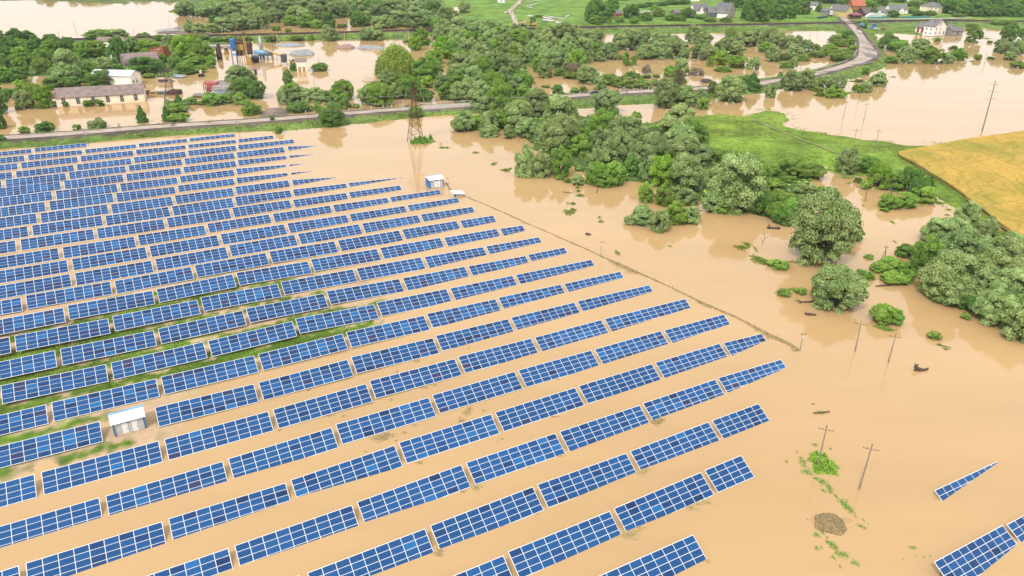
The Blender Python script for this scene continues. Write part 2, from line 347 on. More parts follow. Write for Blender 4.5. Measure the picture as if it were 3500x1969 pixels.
bp2 = n.new('ShaderNodeBump'); bp2.inputs['Strength'].default_value = .05; bp2.inputs['Distance'].default_value = .03; l.new(w3.outputs['Fac'], bp2.inputs['Height']); l.new(bp.outputs['Normal'], bp2.inputs['Normal']); l.new(bp2.outputs['Normal'], b.inputs['Normal'])
mb = MB(); mb.poly([(-9000, -3000, 0), (9000, -3000, 0), (9000, 14000, 0), (-9000, 14000, 0)])
mb.build('water', m, kind='structure', label='silty brown flood water covering the plain')

# far countryside that closes the view towards the horizon
mb = MB(); 
for a in range(-60, 61, 3):
    x, y = 2550 * math.sin(R(a)), 2550 * math.cos(R(a)); mb.v += [(x, y, .8), (x * 5, y * 5, 60)]
for k in range(40): mb.f.append((2 * k, 2 * k + 2, 2 * k + 3, 2 * k + 1)); mb.mi.append(0)
mb.build('hills', mat('hills', (.08, .14, .04), (.04, .08, .03), scale=.01, rough=1), kind='structure')

# ------------------------------------------------------------------ wheat field
wheat = catmull(PL('31 1312,118 1400,95 1700,38 2000,-20 2576,-100 3600,-260'), 6) + catmull(PL('31 4200,1500 2700,1080 2576,1010 2300,820 2000,580 1700,370 1480,232 1345,165 1312,118'), 6)[:-1]
wheat = [Vector((p.x + 1.2 * float(vnoise(np.array(p.x), np.array(p.y), 7)), p.y, 0)) for p in wheat]
mb = MB(); k = len(wheat)
mb.v = [(p.x, p.y, 1.62) for p in wheat] + [(p.x, p.y, .9) for p in wheat]
mb.f.append(tuple(range(k))); mb.mi.append(0)
for i in range(k): mb.f.append((i, k + i, k + (i + 1) % k, (i + 1) % k)); mb.mi.append(0)
m = bpy.data.materials.new('wheat'); m.use_nodes = True; n, l = m.node_tree.nodes, m.node_tree.links; b = n['Principled BSDF']; b.inputs['Roughness'].default_value = .95; b.inputs['Specular IOR Level'].default_value = .1
tcn = n.new('ShaderNodeTexCoord')
wn = nz_(.02, 3); mp = n.new('ShaderNodeVectorMath'); mp.operation = 'SCALE'; mp.inputs['Scale'].default_value = 75; l.new(wn.outputs['Color'], mp.inputs[0])
ad = n.new('ShaderNodeVectorMath'); l.new(tcn.outputs['Object'], ad.inputs[0]); l.new(mp.outputs[0], ad.inputs[1])
wv = n.new('ShaderNodeTexWave'); wv.inputs['Scale'].default_value = .055; wv.inputs['Distortion'].default_value = 5; wv.inputs['Detail'].default_value = 3; wv.inputs['Detail Scale'].default_value = .8; l.new(ad.outputs[0], wv.inputs['Vector'])
f2, f3 = nz_(.035, 6, .65), nz_(.9, 5)
r1 = n.new('ShaderNodeValToRGB'); e = r1.color_ramp.elements; e[0].position = .38; e[0].color = (.20, .175, .03, 1); e[1].position = .58; e[1].color = (.345, .222, .048, 1); l.new(f2.outputs['Fac'], r1.inputs['Fac'])
w_ = mr_(wv.outputs['Fac'], .0, .4, .82, 1.0); f_ = mr_(f3.outputs['Fac'], .3, .7, .84, 1.14)
mm = n.new('ShaderNodeMath'); mm.operation = 'MULTIPLY'; l.new(w_.outputs[0], mm.inputs[0]); l.new(f_.outputs[0], mm.inputs[1])
vm = n.new('ShaderNodeVectorMath'); vm.operation = 'SCALE'; l.new(r1.outputs['Color'], vm.inputs[0]); l.new(mm.outputs[0], vm.inputs['Scale']); l.new(vm.outputs[0], b.inputs['Base Color'])
bp = n.new('ShaderNodeBump'); bp.inputs['Strength'].default_value = .6; bp.inputs['Distance'].default_value = .6; l.new(f3.outputs['Fac'], bp.inputs['Height']); l.new(bp.outputs['Normal'], b.inputs['Normal'])
mb.build('field', m, kind='structure', label='ripe golden wheat field beside the green meadow')
# wheel tracks pressed along the edge of the wheat
def ribbon(name, pts, w, m_, z=None, wf=None, **k):
    mb = MB(); n_ = len(pts)
    for i, p in enumerate(pts):
        d = (pts[min(i + 1, n_ - 1)] - pts[max(i - 1, 0)]); d.z = 0; d.normalize(); s = Vector((d.y, -d.x, 0)); ww = wf(p) if wf else w
        zz = p.z if z is None else z
        mb.v += [(p.x - s.x * ww, p.y - s.y * ww, zz), (p.x + s.x * ww, p.y + s.y * ww, zz)]
    for i in range(n_ - 1): mb.f.append((2 * i, 2 * i + 1, 2 * i + 3, 2 * i + 2)); mb.mi.append(0)
    return mb.build(name, m_, **k)
m_track = mat('track', (.17, .16, .04), (.24, .19, .05), scale=.6, rough=1)
for s in ('31 1430,125 1470,190 1560,260 1720,360 1950,520 2150,680 2330,820 2600,980', '31 1445,128 1492,190 1582,256 1745,350 1975,508 2180,665 2350,800 2600,940', '31 1620,230 1600,190 1680,165 1800,150 2000,148 2200,120', '31 1900,700 2180,640 2300,600 2576,560'):
    ribbon('path', catmull(PL(s, 1.63), 6), .17, m_track, z=1.63, kind='structure')

# ------------------------------------------------------------------ road, railway, bridges
m_road = mat('old_asphalt', (.50, .41, .335), (.30, .235, .19), scale=.22, rough=.9, detail=8, lo=.3, hi=.7)
m_dirt = mat('dirt_road', (.46, .36, .27), (.34, .26, .20), scale=.3, rough=.95)
m_conc = mat('concrete', (.42, .40, .37), (.30, .28, .26), scale=.8, rough=.9)
m_rust = mat('rusty_steel', (.16, .075, .05), (.09, .045, .035), scale=2, rough=.8, metal=.3)
m_wood = mat('grey_wood', (.24, .20, .16), (.15, .12, .10), scale=3, rough=.95)
m_white = mat('white_paint', (.78, .77, .74), (.68, .66, .62), scale=1, rough=.6)
m_steel = mat('galvanised_steel', (.42, .43, .44), (.32, .33, .34), scale=2, rough=.5, metal=.5)
m_dark = mat('dark_glass', (.03, .035, .045), (.05, .05, .06), scale=1, rough=.15)
m_rubber = mat('rubber', (.025, .025, .025), rough=.8)
ribbon('road', road_c, 3, m_road, z=ROAD_Z, wf=lambda p: road_hw(p) - .55 + .5 * float(vnoise(np.array(p.x), np.array(p.y), 5)), kind='structure', label='mud covered asphalt road on its embankment')
ribbon('railway', rail_c, 3.0, mat('ballast', (.17, .14, .13), (.11, .09, .085), scale=1.2, rough=1), z=RAIL_Z, kind='structure', label='ballast bed of the double railway line')
mb = MB()
for off in (-2.3, -.8, .9, 2.4):
    pts = []
    for i, p in enumerate(rail_c):
        d = (rail_c[min(i + 1, len(rail_c) - 1)] - rail_c[max(i - 1, 0)]).normalized(); pts.append(p + Vector((d.y, -d.x, 0)) * off + Vector((0, 0, .12)))
    mb.tube(pts, .1, 4)
mb.build('rail_track', m_rust, kind='structure', label='four steel rails on the railway')
# lanes through the far fields
ribbon('dirt_road', catmull(PL('10 2576,300 | 20 40,250 5,150 -30,120 20,70 70,20 110,-30 150,-90', 1.95), 6), 2.4, m_dirt, z=1.98, kind='structure', label='pale dirt road curving through the far field')
ribbon('dirt_road', catmull(PL('30 770,178 720,160 640,150 560,150', 1.9), 4), 4, m_dirt, z=2.0, kind='structure', label='forecourt track beyond the level crossing')
ribbon('dirt_road', catmull(PL('30 940,190 1300,193 1700,186 2050,182', 1.9), 4), 2.2, mat('pale_gravel', (.6, .54, .46), scale=.3), z=2.0, kind='structure', label='pale gravel road beside the railway')
ribbon('path', catmull(PL('30 -150,1200 100,1310 400,1430 | 31 480,5 700,95 960,160', 1.3), 5), .4, mat('lane', (.30, .27, .12), (.16, .20, .05), scale=.25), z=1.32, kind='structure', label='muddy field path across the meadow')
m_crack = mat('road_patches', (.13, .11, .105), (.20, .18, .17), scale=.6)
rng = random.Random(3)
def blob(name, c, rx, ry, z, m_, rot=0, amp=.35, seed=0, **k):
    mb = MB(); pts = []
    for i in range(28):
        t = 2 * math.pi * i / 28; r = 1 + amp * mnoise.noise(Vector((math.cos(t) * 1.3 + seed * 3.1, math.sin(t) * 1.3, seed))) * 1.6 + amp * .5 * mnoise.noise(Vector((math.cos(t) * 4 + seed, math.sin(t) * 4, seed)))
        x, y = math.cos(t) * rx * r, math.sin(t) * ry * r
        pts.append((c[0] + x * math.cos(rot) - y * math.sin(rot), c[1] + x * math.sin(rot) + y * math.cos(rot), z))
    mb.poly(pts); return mb.build(name, m_, **k)
# dark broken stretches of the bend
mb = MB()
for j, (x, y, rx, ry, ro) in enumerate(((1045, 500, 3.2, 14, .1), (1010, 440, 2, 12, .25), (950, 640, 12, 1.8, .6), (1040, 560, 4, 10, -.3), (930, 520, 1.4, 12, .1), (600, 720, 13, 1.2, .5), (900, 400, 1.2, 14, .3))):
    c = G(P(3, 0, x, y), ROAD_Z); pts = []
    for i in range(26):
        t = 2 * math.pi * i / 26; r = 1 + .5 * mnoise.noise(Vector((math.cos(t) * 2 + j * 3, math.sin(t) * 2, j)))
        px, py = math.cos(t) * rx * r, math.sin(t) * ry * r; pts.append((c.x + px * math.cos(ro) - py * math.sin(ro), c.y + px * math.sin(ro) + py * math.cos(ro), ROAD_Z + .02 + j * .004))
    mb.poly(pts)
mb.build('pavement', m_crack, kind='structure', label='dark broken asphalt in the road bend')
# puddle streaks on the far pasture
mb = MB()
for x, y, rx, ry, ro in ((330, 175, 5, 16, .5), (370, 205, 8, 10, .6), (430, 175, 4, 20, .5), (470, 230, 5, 14, .2), (205, 50, 2.5, 22, -.3), (230, 10, 2.5, 18, -.8), (190, 75, 5, 4, 0), (560, 160, 2.5, 8, -.3), (180, 160, 6, 6, 0), (12, 170, 1.2, 14, 0), (8, 125, 1.2, 10, 0)):
    c = G(P(2, 0, x, y), 1.95); pts = []
    for i in range(30):
        t = 2 * math.pi * i / 30; r = 1 + .7 * mnoise.noise(Vector((math.cos(t) * 2.5 + x, math.sin(t) * 2.5, y)))
        px, py = math.cos(t) * rx * r * .55, math.sin(t) * ry * r; pts.append((c.x + px * math.cos(ro) - py * math.sin(ro), c.y + px * math.sin(ro) + py * math.cos(ro), 2.03))
    mb.poly(pts)
mb.build('puddle_water', mat('puddle', (.50, .40, .27), rough=.08, scale=.1), kind='structure', label='pale rain puddles lying on the far pasture')
# road bridge
d = (BR_B - BR_A); L_ = d.length; a = math.atan2(d.y, d.x)
t = empty('road_bridge', (*BR_A.xy, ROAD_Z), a, 'low concrete road bridge between the willows, brown water passing below it', 'bridge')
MB().box(-1, L_ + 1, -4.6, 4.6, -.75, -.03).build('deck', m_conc, t)
mb = MB()
for s in (-4.4, 4.4):
    for k in range(int(L_ / 3) + 1): mb.box(k * 3 - .1, k * 3 + .1, s - .1, s + .1, -.03, 1.0)
    mb.box(-1, L_ + 1, s - .08, s + .08, .95, 1.1)
mb.build('railing', m_white, t)
for k in range(1, 4): MB().box(L_ * k / 4 - .5, L_ * k / 4 + .5, -4, 4, -3.5, -.75).build('pier', m_conc, t)
d = (RB_B - RB_A); L_ = d.length; a = math.atan2(d.y, d.x)
t = empty('railway_bridge', (*RB_A.xy, RAIL_Z), a, 'dark steel railway bridge with lattice parapets at the edge of the far wood', 'bridge')
MB().box(-3, L_ + 3, -3.2, 3.2, -.9, -.04).build('deck', m_rust, t)
mb = MB()
for s in (-3.1, 3.1):
    mb.box(-3, L_ + 3, s - .1, s + .1, 1.5, 1.75)
    for k in range(int(L_ / 3)): mb.bar((k * 3, s, 0), (k * 3 + 3, s, 1.6), .09); mb.bar((k * 3, s, 1.6), (k * 3 + 3, s, 0), .09)
mb.build('parapet', m_rust, t)
for k in (0, .5, 1): MB().box(L_ * k - .8, L_ * k + .8, -3, 3, -5, -.9).build('pier', m_conc, t)
# ------------------------------------------------------------------ solar park
PHI, TAU, SLW = R(29.0208), R(29.05), 4.014
RV = SLW / 4 * math.sin(TAU)            # height of one module row
cp, sp_ = math.cos(PHI), math.sin(PHI)
def uvpix(e):
    t = e[0]; z = e[3] * RV
    O = {'A': (0, 450, .1941), 'B': (450, 440, .1941), 'C': (850, 440, .1941), 'D': (0, 700, .34341), 'E': (450, 700, .34341), 'F': (900, 700, .34341)}
    if t in O: o = O[t]; p = (o[0] + e[1] * o[2], o[1] + e[2] * o[2])
    else: p = P(int(t[0]), int(t[1]), e[1], e[2])
    w = G(p, z); return (w.x * cp + w.y * sp_, -w.x * sp_ + w.y * cp, e[3])
ROWS = {
1:[('A',600,298,2.2),('A',1520,195,2,'T')],
2:[('A',487,412,2.8),('A',1490,318,2.2),('B',117,268,2),('B',1010,172,1.8),('B',1812,88,1.6,'T')],
3:[('A',362,548,3),('A',1408,438,2.9),('B',65,375,2.7),('B',987,287,2),('B',1870,188,1.8),('B',2485,120,1.7,'T')],
4:[('A',272,705,3.1),('A',1342,580,2.9),('B',30,515,2.9),('B',982,388,3),('B',1868,293,2.7),('C',782,187,2,'T')],
5:[('A',90,855,3.8),('A',1205,718,3.5),('A',2253,598,3),('B',917,530,3),('B',1838,422,3),('C',608,320,3,'T'),('C',678,313,2.3)],
6:[('A',1120,865,4),('A',2210,750,3.4),('B',903,685,3),('B',1860,555,2.9),('C',658,478,1.6,'T'),('C',707,475,1.3)],
7:[('A',975,1037,4),('A',2105,920,3.7),('B',840,848,3),('B',1830,708,2.9),('C',655,633,1,'T'),('C',702,632,.8)],
8:[('A',858,1220,4),('A',2035,1085,4),('B',805,1015,3),('B',1832,862,2.8),('C',682,782,1.3,'T'),('C',735,775,1)],
9:[('D',398,80,4),('A',1945,1280,4),('B',755,1192,3.7),('B',1815,1025,3.5),('C',695,908,3,'T'),('C',755,903,2.7)],
10:[('D',315,205,4),('D',1043,105,4),('B',705,1380,4),('B',1808,1202,3.9),('C',773,1078,3),('C',1750,957,1.8)],
11:[('D',200,345,4.2),('D',960,238,4),('E',345,138,3.8),('B',1760,1393,3.9),('C',768,1252,3.3),('C',1762,1127,2.6),('11',1445,415,2,'T')],
12:[('D',620,420,4),('E',60,315,3.8),('E',748,190,3.5),('F',88,90,3.4),('F',690,5,3),('11',1345,537,2.2),('11',1845,462,1.8,'T')],
13:[('D',712,540,4),('E',172,415,4),('E',880,295,4),('F',235,187,3.8),('F',855,97,3),('11',1518,618,2.5),('11',2028,543,2,'T')],
14:[('D',742,680,4.3),('E',232,550,4.1),('E',965,407,4.2),('F',340,292,4),('F',978,187,3.7),('11',1655,712,3),('11',2175,632,2.2,'T')],
15:[('02',258,72,5),('D',1137,762,4.6),('E',626,610,5),('F',55,468,5),('F',738,357,4.3),('F',1378,250,3.7),('11',2045,770,3),('11',2393,725,2.5,'T')],
16:[('02',678,186,6),('02',1572,15,5.5),('E',1042,685,6),('F',472,550,5),('F',1158,430,4),('11',1883,940,3.3),('11',2455,855,2.7),('21',105,820,2.1,'T')],
17:[('02',146,485,6.5),('02',1131,300,6),('02',2020,105,6),('F',175,775,5.3),('F',922,632,4.6),('11',1692,1138,3.8),('11',2313,1032,2.8),('21',270,938,1.9,'T')],
18:[('02',605,620,6),('02',1590,417,5.6),('02',2478,218,6),('12',713,43,5.5),('11',1468,1345,4),('11',2137,1235,3.2),('21',160,1118,2.3),('21',525,1042,2,'T')],
19:[('02',5,995,6),('02',1113,752,5.2),('02',2093,540,5.4),('12',402,325,6),('12',1213,148,4.5),('12',1950,5,3.6),('21',37,1320,3),('21',795,1165,2,'T')],
20:[('02',517,1158,5),('02',1620,903,4.7),('12',22,668,4.5),('12',910,455,4.8),('12',1720,265,4),('12',2440,103,3.3),('21',515,1405,2.5),('21',1095,1290,2,'T')],
21:[('02',1558,1207,4.7),('12',25,957,4.2),('12',962,710,4.6),('12',1808,485,4),('22',-8,303,3.4),('22',655,137,3),('22',1380,-28,2,'T')],
22:[('03',413,408,4.1),('03',1650,78,4),('12',172,1232,4.1),('12',1148,950,4.5),('12',2030,693,4.2),('22',228,502,3.6),('22',928,313,3.5),('22',1745,112,2.6,'T')],
23:[('03',1060,648,3.2),('03',2295,283,3.5),('12',805,1385,4.1),('12',1775,1085,4.2),('22',62,830,4.2),('22',830,620,3.7),('22',1527,425,3.4),('22',2135,270,2.7,'T')],
24:[('03',257,1328,3.7),('03',1692,880,3.3),('13',352,495,3.0),('13',1437,115,4),('12',2405,1255,4),('22',673,993,4),('22',1437,752,3.7),('22',2120,553,3.3),('22',2515,465,1.8,'T')],
25:[('03',2357,1152,3),('13',1018,715,3.3),('13',2108,310,4.2),('23',480,3,3.9),('22',1320,1168,3.6),('22',2072,908,3.4),('32',130,722,2.0,'T')],
26:[('13',518,1425,3.3),('13',1752,950,3.6),('23',255,533,4.1),('23',1188,200,3.5),('22',2010,1335,3.7),('22',2483,1168,3.6,'T')],
27:[('13',2540,1218,4),('23',1020,770,3.7),('23',1942,395,4.1),('23',2295,233,4.2,'T')],
28:[('23',1820,1035,3.7,'T')],
29:[('33',1655,1300,4.5),('33',2370,950,3,'T'),('33',2400,935,2.8)],
30:[('33',1668,588,1.8),('33',2310,303,.1,'T')],
}
LEFT = {2:('A',425,420,3),3:('A',305,555,3),4:('A',210,710,3.2),5:('A',22,862,3.9),6:('A',1055,872,4),7:('A',905,1047,4),8:('A',787,1238,4),9:('D',360,85,4),10:('D',272,213,4),11:('D',152,355,4),12:('D',577,430,4),13:('D',665,550,4),14:('D',695,688,4.3),15:('02',210,95,5),16:('02',638,200,6),17:('02',95,495,6.5),18:('02',552,632,6),20:('02',462,1175,5),21:('02',1003,1345,4.7),22:('03',345,428,4.1),23:('03',997,663,3.2),24:('03',190,1347,3.7),25:('03',2293,1172,3),26:('13',435,1445,3.2),27:('13',2485,1245,4)}
tables = []          # (row, u0, v, z0, u1, z1, modules)
GAP = .9
for k, es in ROWS.items():
    pts = [(uvpix(e), len(e) == 5) for e in es]
    starts = []
    for i, ((u, v, n_), is_end) in enumerate(pts):
        if is_end: continue
        if i + 1 < len(pts): (u1, v1, n1), e1 = pts[i + 1]; u1 = u1 if e1 else u1 - GAP
        else:
            u1 = u + 17.9; v1 = v; n1 = n_ - 1
            if k in (5, 6, 7, 8, 9): n1 = {5: -1.2, 6: -1.0, 7: -1.4, 8: -1.1, 9: -.25}[k]
            if k == 10: n1 = .35
            if k == 29: n1 = 1.5
        starts.append([u, v, n_, u1, v1, n1])
    if k == 10: u, v, n_, u1, v1, n1 = starts[-1]; starts.append([u1 + .9, v, .3, u1 + 17.9, v, -1.9])
    if k == 28: u, v, n_ = pts[0][0]; starts.append([u - 17.8, v, 4.1, u, v, n_])
    # carry the row on towards the left edge of the picture
    if k not in (29, 30):
        if k in LEFT: ue, ve, ne = uvpix(LEFT[k])
        else: ue, ve, ne = starts[0][0] - GAP, starts[0][1], starts[0][2]
        while True:
            u0 = ue - 17.75
            a = proj((ue * cp - ve * sp_, ue * sp_ + ve * cp, ne * RV)); b = proj((u0 * cp - ve * sp_, u0 * sp_ + ve * cp, ne * RV))
            if a[0] < -10 or b[0] < -330 or a[1] > 1990: 
                if a[0] < -10 or a[1] > 1985: break
            starts.insert(0, [u0, ve, ne, ue, ve, ne]); ue = u0 - GAP
            if len(starts) > 14: break
    for s in starts:
        L_ = s[3] - s[0]; nm = 9
        for cand, lim in ((4, 9.5), (6, 14), (7, 15.9), (9, 19.5), (11, 22.8), (12, 30)):
            if L_ < lim: nm = cand; break
        tables.append((k, s[0], (s[1] + s[4]) / 2, s[2] * RV, s[3], s[5] * RV, nm))

MW = 1.972                                    # module pitch along the row
m_frame = mat('aluminium', (.86, .87, .88), (.76, .77, .79), scale=3, rough=.45, metal=.0)
def cellmat(name, c, c2):
    c = (c[0] * .27, c[1] * .48, c[2] * .46); c2 = (c2[0] * .27, c2[1] * .48, c2[2] * .46)
    m = bpy.data.materials.new(name); m.use_nodes = True; n, l = m.node_tree.nodes, m.node_tree.links; b = n['Principled BSDF']
    b.inputs['Roughness'].default_value = .22; b.inputs['Specular IOR Level'].default_value = .17; b.inputs['IOR'].default_value = 1.45
    t = n.new('ShaderNodeTexCoord')
    v = n.new('ShaderNodeTexVoronoi'); v.inputs['Scale'].default_value = 9; l.new(t.outputs['Object'], v.inputs['Vector'])
    z = n.new('ShaderNodeTexNoise'); z.inputs['Scale'].default_value = 3; l.new(t.outputs['Object'], z.inputs['Vector'])
    r = n.new('ShaderNodeMixRGB'); r.inputs['Color1'].default_value = (*c, 1); r.inputs['Color2'].default_value = (*c2, 1); l.new(z.outputs['Fac'], r.inputs['Fac'])
    br = n.new('ShaderNodeTexBrick'); br.offset = 0; br.squash = 1; br.inputs['Scale'].default_value = 1; br.inputs['Brick Width'].default_value = .164; br.inputs['Row Height'].default_value = .1645
    br.inputs['Mortar Size'].default_value = .006; br.inputs['Color1'].default_value = (1, 1, 1, 1); br.inputs['Color2'].default_value = (.88, .88, .88, 1); br.inputs['Mortar'].default_value = (1.9, 1.8, 1.6, 1)
    l.new(t.outputs['UV'], br.inputs['Vector'])
    mu = n.new('ShaderNodeMixRGB'); mu.blend_type = 'MULTIPLY'; mu.inputs['Fac'].default_value = 1; l.new(r.outputs['Color'], mu.inputs['Color1']); l.new(br.outputs['Color'], mu.inputs['Color2'])
    l.new(mu.outputs['Color'], b.inputs['Base Color']); return m
CELLS = [cellmat('cells_blue', (.030, .118, .36), (.026, .095, .30)), cellmat('cells_blue', (.028, .098, .31), (.022, .08, .26)), cellmat('cells_dark', (.022, .068, .235), (.02, .055, .19)),
         cellmat('cells_night', (.018, .052, .17), (.015, .04, .14)), cellmat('cells_sky', (.04, .19, .52), (.035, .14, .42)), cellmat('cells_violet', (.075, .062, .19), (.06, .052, .15)), cellmat('cells_cobalt', (.034, .125, .40), (.03, .10, .32))]
WEI = [34, 30, 12, 4, 6, 3, 15]
ct, st = math.cos(TAU), math.sin(TAU)
TOPZ = 2.9
def on_slope(x, s, h=0.0):
    """x along the table, s metres down the slope from the top edge, h above the plane"""
    return (x, SLW / 2 * ct - s * ct - h * st * -1 * -1, TOPZ - s * st + h * ct)
def slopebox(mb, x0, x1, s0, s1, h0, h1):
    k = len(mb.v)
    for h in (h0, h1):
        for s in (s0, s1):
            for x in (x0, x1): mb.v.append((x, SLW / 2 * ct - s * ct - h * st, TOPZ - s * st + h * ct))
    for q in ((0, 2, 3, 1), (4, 5, 7, 6), (0, 1, 5, 4), (2, 6, 7, 3), (0, 4, 6, 2), (1, 3, 7, 5)): mb.f.append(tuple(k + i for i in q)); mb.mi.append(mb.cur)
MH = SLW / 4
def uvmod(me):
    uv = me.uv_layers.new(name='UVMap')
    for p in me.polygons:
        for li in p.loop_indices:
            c = me.vertices[me.loops[li].vertex_index].co; uv.data[li].uv = (c.x + 50, (TOPZ - c.z) / st)
_mod = {}
def module_mesh(ci):
    if ci in _mod: return _mod[ci]
    mb = MB(); slopebox(mb, .055, MW - .055, .05, MH - .04, .0, .035)
    me = mesh_np('solar_module', mb.v, mb.f, [CELLS[ci]]); uvmod(me); _mod[ci] = me; return me
_fr, _sf = {}, {}
def frame_mesh(nm):
    if nm not in _fr:
        mb = MB(); L_ = nm * MW; h = L_ / 2
        slopebox(mb, -h - .05, h + .05, -.05, SLW + .05, -.06, .012)
        for i in range(nm + 1):
            slopebox(mb, -h + i * MW - .038, -h + i * MW + .038, -.05, SLW + .05, .012, .042)
        for j in range(5): slopebox(mb, -h - .05, h + .05, j * MH - (.04 if j in (0, 4) else .019), j * MH + (.04 if j in (0, 4) else .019), .012, .040)
        _fr[nm] = mesh_np('frame', mb.v, mb.f, [m_frame])
    return _fr[nm]
def surface_mesh(nm, var):
    if (nm, var) not in _sf:
        rg = random.Random(nm * 31 + var); mb = MB(); h = nm * MW / 2
        for i in range(nm):
            for j in range(4):
                mb.cur = rg.choices(range(7), WEI)[0]; slopebox(mb, -h + i * MW + .055, -h + (i + 1) * MW - .055, j * MH + .05, (j + 1) * MH - .04, .0, .045)
        me = mesh_np('panel_surface', mb.v, mb.f, CELLS, mb.mi); uvmod(me); _sf[nm, var] = me
    return _sf[nm, var]
_lg = None
def leg_mesh():
    global _lg
    if _lg is None:
        mb = MB(); a = (0, SLW * .28 * ct, TOPZ - SLW * .22 * st - .1); b = (0, -SLW * .26 * ct, TOPZ - SLW * .76 * st - .1)
        mb.bar((0, a[1], -1), a, .07); mb.bar((0, b[1], -1), b, .07)
        mb.bar((0, SLW * .45 * ct, TOPZ - SLW * .05 * st - .14), (0, -SLW * .45 * ct, TOPZ - SLW * .95 * st - .14), .05); mb.bar((0, a[1], 1.0), (0, b[1], b[2]), .04)
        _lg = mesh_np('leg', mb.v, mb.f, [m_steel])
    return _lg
m_purlin = m_steel
ROWN = {}
rorder = sorted({t[0] for t in tables if t[0] < 29}, reverse=True)
for i, k in enumerate(rorder): ROWN[k] = i
rng = random.Random(11)
byrow = {}
for t in tables: byrow.setdefault(t[0], []).append(t)
n_mod = 0
for k, ts in byrow.items():
    ts.sort(key=lambda t: t[1])
    vis = [t for t in ts]
    for i, (kk, u0, v, z0, u1, z1, nm) in enumerate(vis):
        A = Vector((u0 * cp - v * sp_, u0 * sp_ + v * cp, z0)); B = Vector((u1 * cp - v * sp_, u1 * sp_ + v * cp, z1))
        ex = (B - A).normalized(); ey = Vector((-sp_, cp, 0)); ez = ex.cross(ey).normalized(); ey = ez.cross(ex)
        top = (A + B) / 2
        org = top - ey * (SLW / 2 * ct) - ez * TOPZ
        if k in ROWN:
            lab = f"blue solar table, {ordn(i)} from the left in the {ordn(ROWN[k])} row from the bottom"
        elif k == 29: lab = ('nearest solar table in the lower right corner, standing steep over brown water', 'partly cut solar table at the right edge beside the nearest corner table')[min(i, 1)]
        else: lab = 'lone sinking solar table at the lower right, tapering to a point in the water'
        if k in ROWN:
            if i == len(vis) - 1: lab = f"last blue solar table at the right end of the {ordn(ROWN[k])} row from the bottom"
        rt = bpy.data.objects.new('solar_table', None); COL.objects.link(rt); rt.empty_display_size = .5
        S = Matrix.Diagonal(((B - A).length / (nm * MW + .1), 1, 1, 1))
        rt.matrix_world = Matrix((ex, ey, ez)).transposed().to_4x4(); rt.matrix_world = Matrix.Translation(org) @ rt.matrix_world @ S
        tag(rt, lab, 'solar table', 'rows of solar tables standing in the flood water')
        put('frame', frame_mesh(nm), rt)
        dist = top.length
        near = v < 125 and proj(top)[1] > 700
        if near:
            tone = rng.choices(((0, 1, 6), (1, 2, 0), (6, 4, 0), (0, 6, 1), (1, 0, 1)), (4, 3, 2, 3, 3))[0]
            for a in range(nm):
                for b_ in range(4):
                    s0 = b_ * MH; zt = (org + Matrix((ex, ey, ez)).transposed() @ Vector((-nm * MW / 2 + (a + .5) * MW, SLW / 2 * ct - s0 * ct, TOPZ - s0 * st))).z
                    pp = org + Matrix((ex, ey, ez)).transposed() @ Vector((-nm * MW / 2 + (a + .5) * MW, SLW / 2 * ct - (s0 + .5) * ct, TOPZ - s0 * st)); px = proj(pp)
                    if zt < .02 or not (-60 < px[0] < 3560 and px[1] < 2040): continue
                    # rows of one table share a batch more often than not
                    ci = rng.choices(range(7), WEI)[0] if rng.random() < .42 else tone[0 if rng.random() < .6 else rng.randrange(3)]
                    o = put('solar_module', module_mesh(ci), rt, (-nm * MW / 2 + a * MW, -s0 * ct, -s0 * st)); n_mod += 1
        else: put('panel_surface', surface_mesh(nm, rng.randrange(9)), rt)
        if dist < 330 or z0 > 1.9:
            for a in np.linspace(-nm * MW / 2 + 1.2, nm * MW / 2 - 1.2, 4 if nm > 5 else 2): put('leg', leg_mesh(), rt, (a, 0, 0))
print('tables', len(tables), 'modules', n_mod)
# ------------------------------------------------------------------ buildings
m_cream = mat('cream_render', (1.2, 1.06, .80), (1.0, .86, .64), scale=.35, rough=.9)
m_wht = mat('white_render', (1.2, 1.16, 1.08), (1.0, .95, .86), scale=.4, rough=.9)
m_slate = mat('asbestos_roof', (.31, .225, .20), (.20, .15, .14), scale=.5, rough=.95, detail=8)
m_slate2 = mat('grey_slate', (.22, .21, .21), (.13, .125, .13), scale=.6, rough=.9, detail=8)
m_tin = mat('pale_tin', (.60, .68, .74), (.50, .57, .63), scale=.3, rough=.45, metal=.1)
m_brick = mat('orange_brick', (.50, .17, .07), (.36, .11, .05), scale=1.5, rough=.9, detail=8)
m_tile = mat('orange_tiles', (.55, .17, .08), (.40, .11, .055), scale=1.0, rough=.85)
m_red = mat('red_paint', (.45, .05, .04), (.33, .04, .035), scale=1, rough=.6)
m_blue = mat('blue_paint', (.03, .22, .62), (.025, .17, .5), scale=1, rough=.5)
m_lblue = mat('light_blue_paint', (.22, .45, .66), (.15, .33, .52), scale=1, rough=.5)
m_yel = mat('yellow_paint', (.66, .43, .10), (.40, .24, .07), scale=1, rough=.6)
m_lyel = mat('pale_yellow', (.80, .68, .30), (.68, .55, .24), scale=1, rough=.9)
m_grey = mat('grey_cladding', (.72, .71, .70), (.62, .61, .60), scale=2, rough=.6)
m_pane = mat('window_pane', (.05, .06, .07), (.10, .09, .08), scale=2, rough=.2)
m_gp = mat('greenhouse_film', (.75, .78, .78), (.6, .65, .66), scale=.5, rough=.4)
m_teal = mat('green_fence', (.10, .36, .30), (.07, .27, .22), scale=.5, rough=.7)
m_maroon = mat('maroon_roof', (.30, .07, .11), (.22, .05, .08), scale=.5, rough=.6)
def frame_of(A, B):
    d = (B - A); return (A + B) / 2, math.atan2(d.y, d.x), d.length
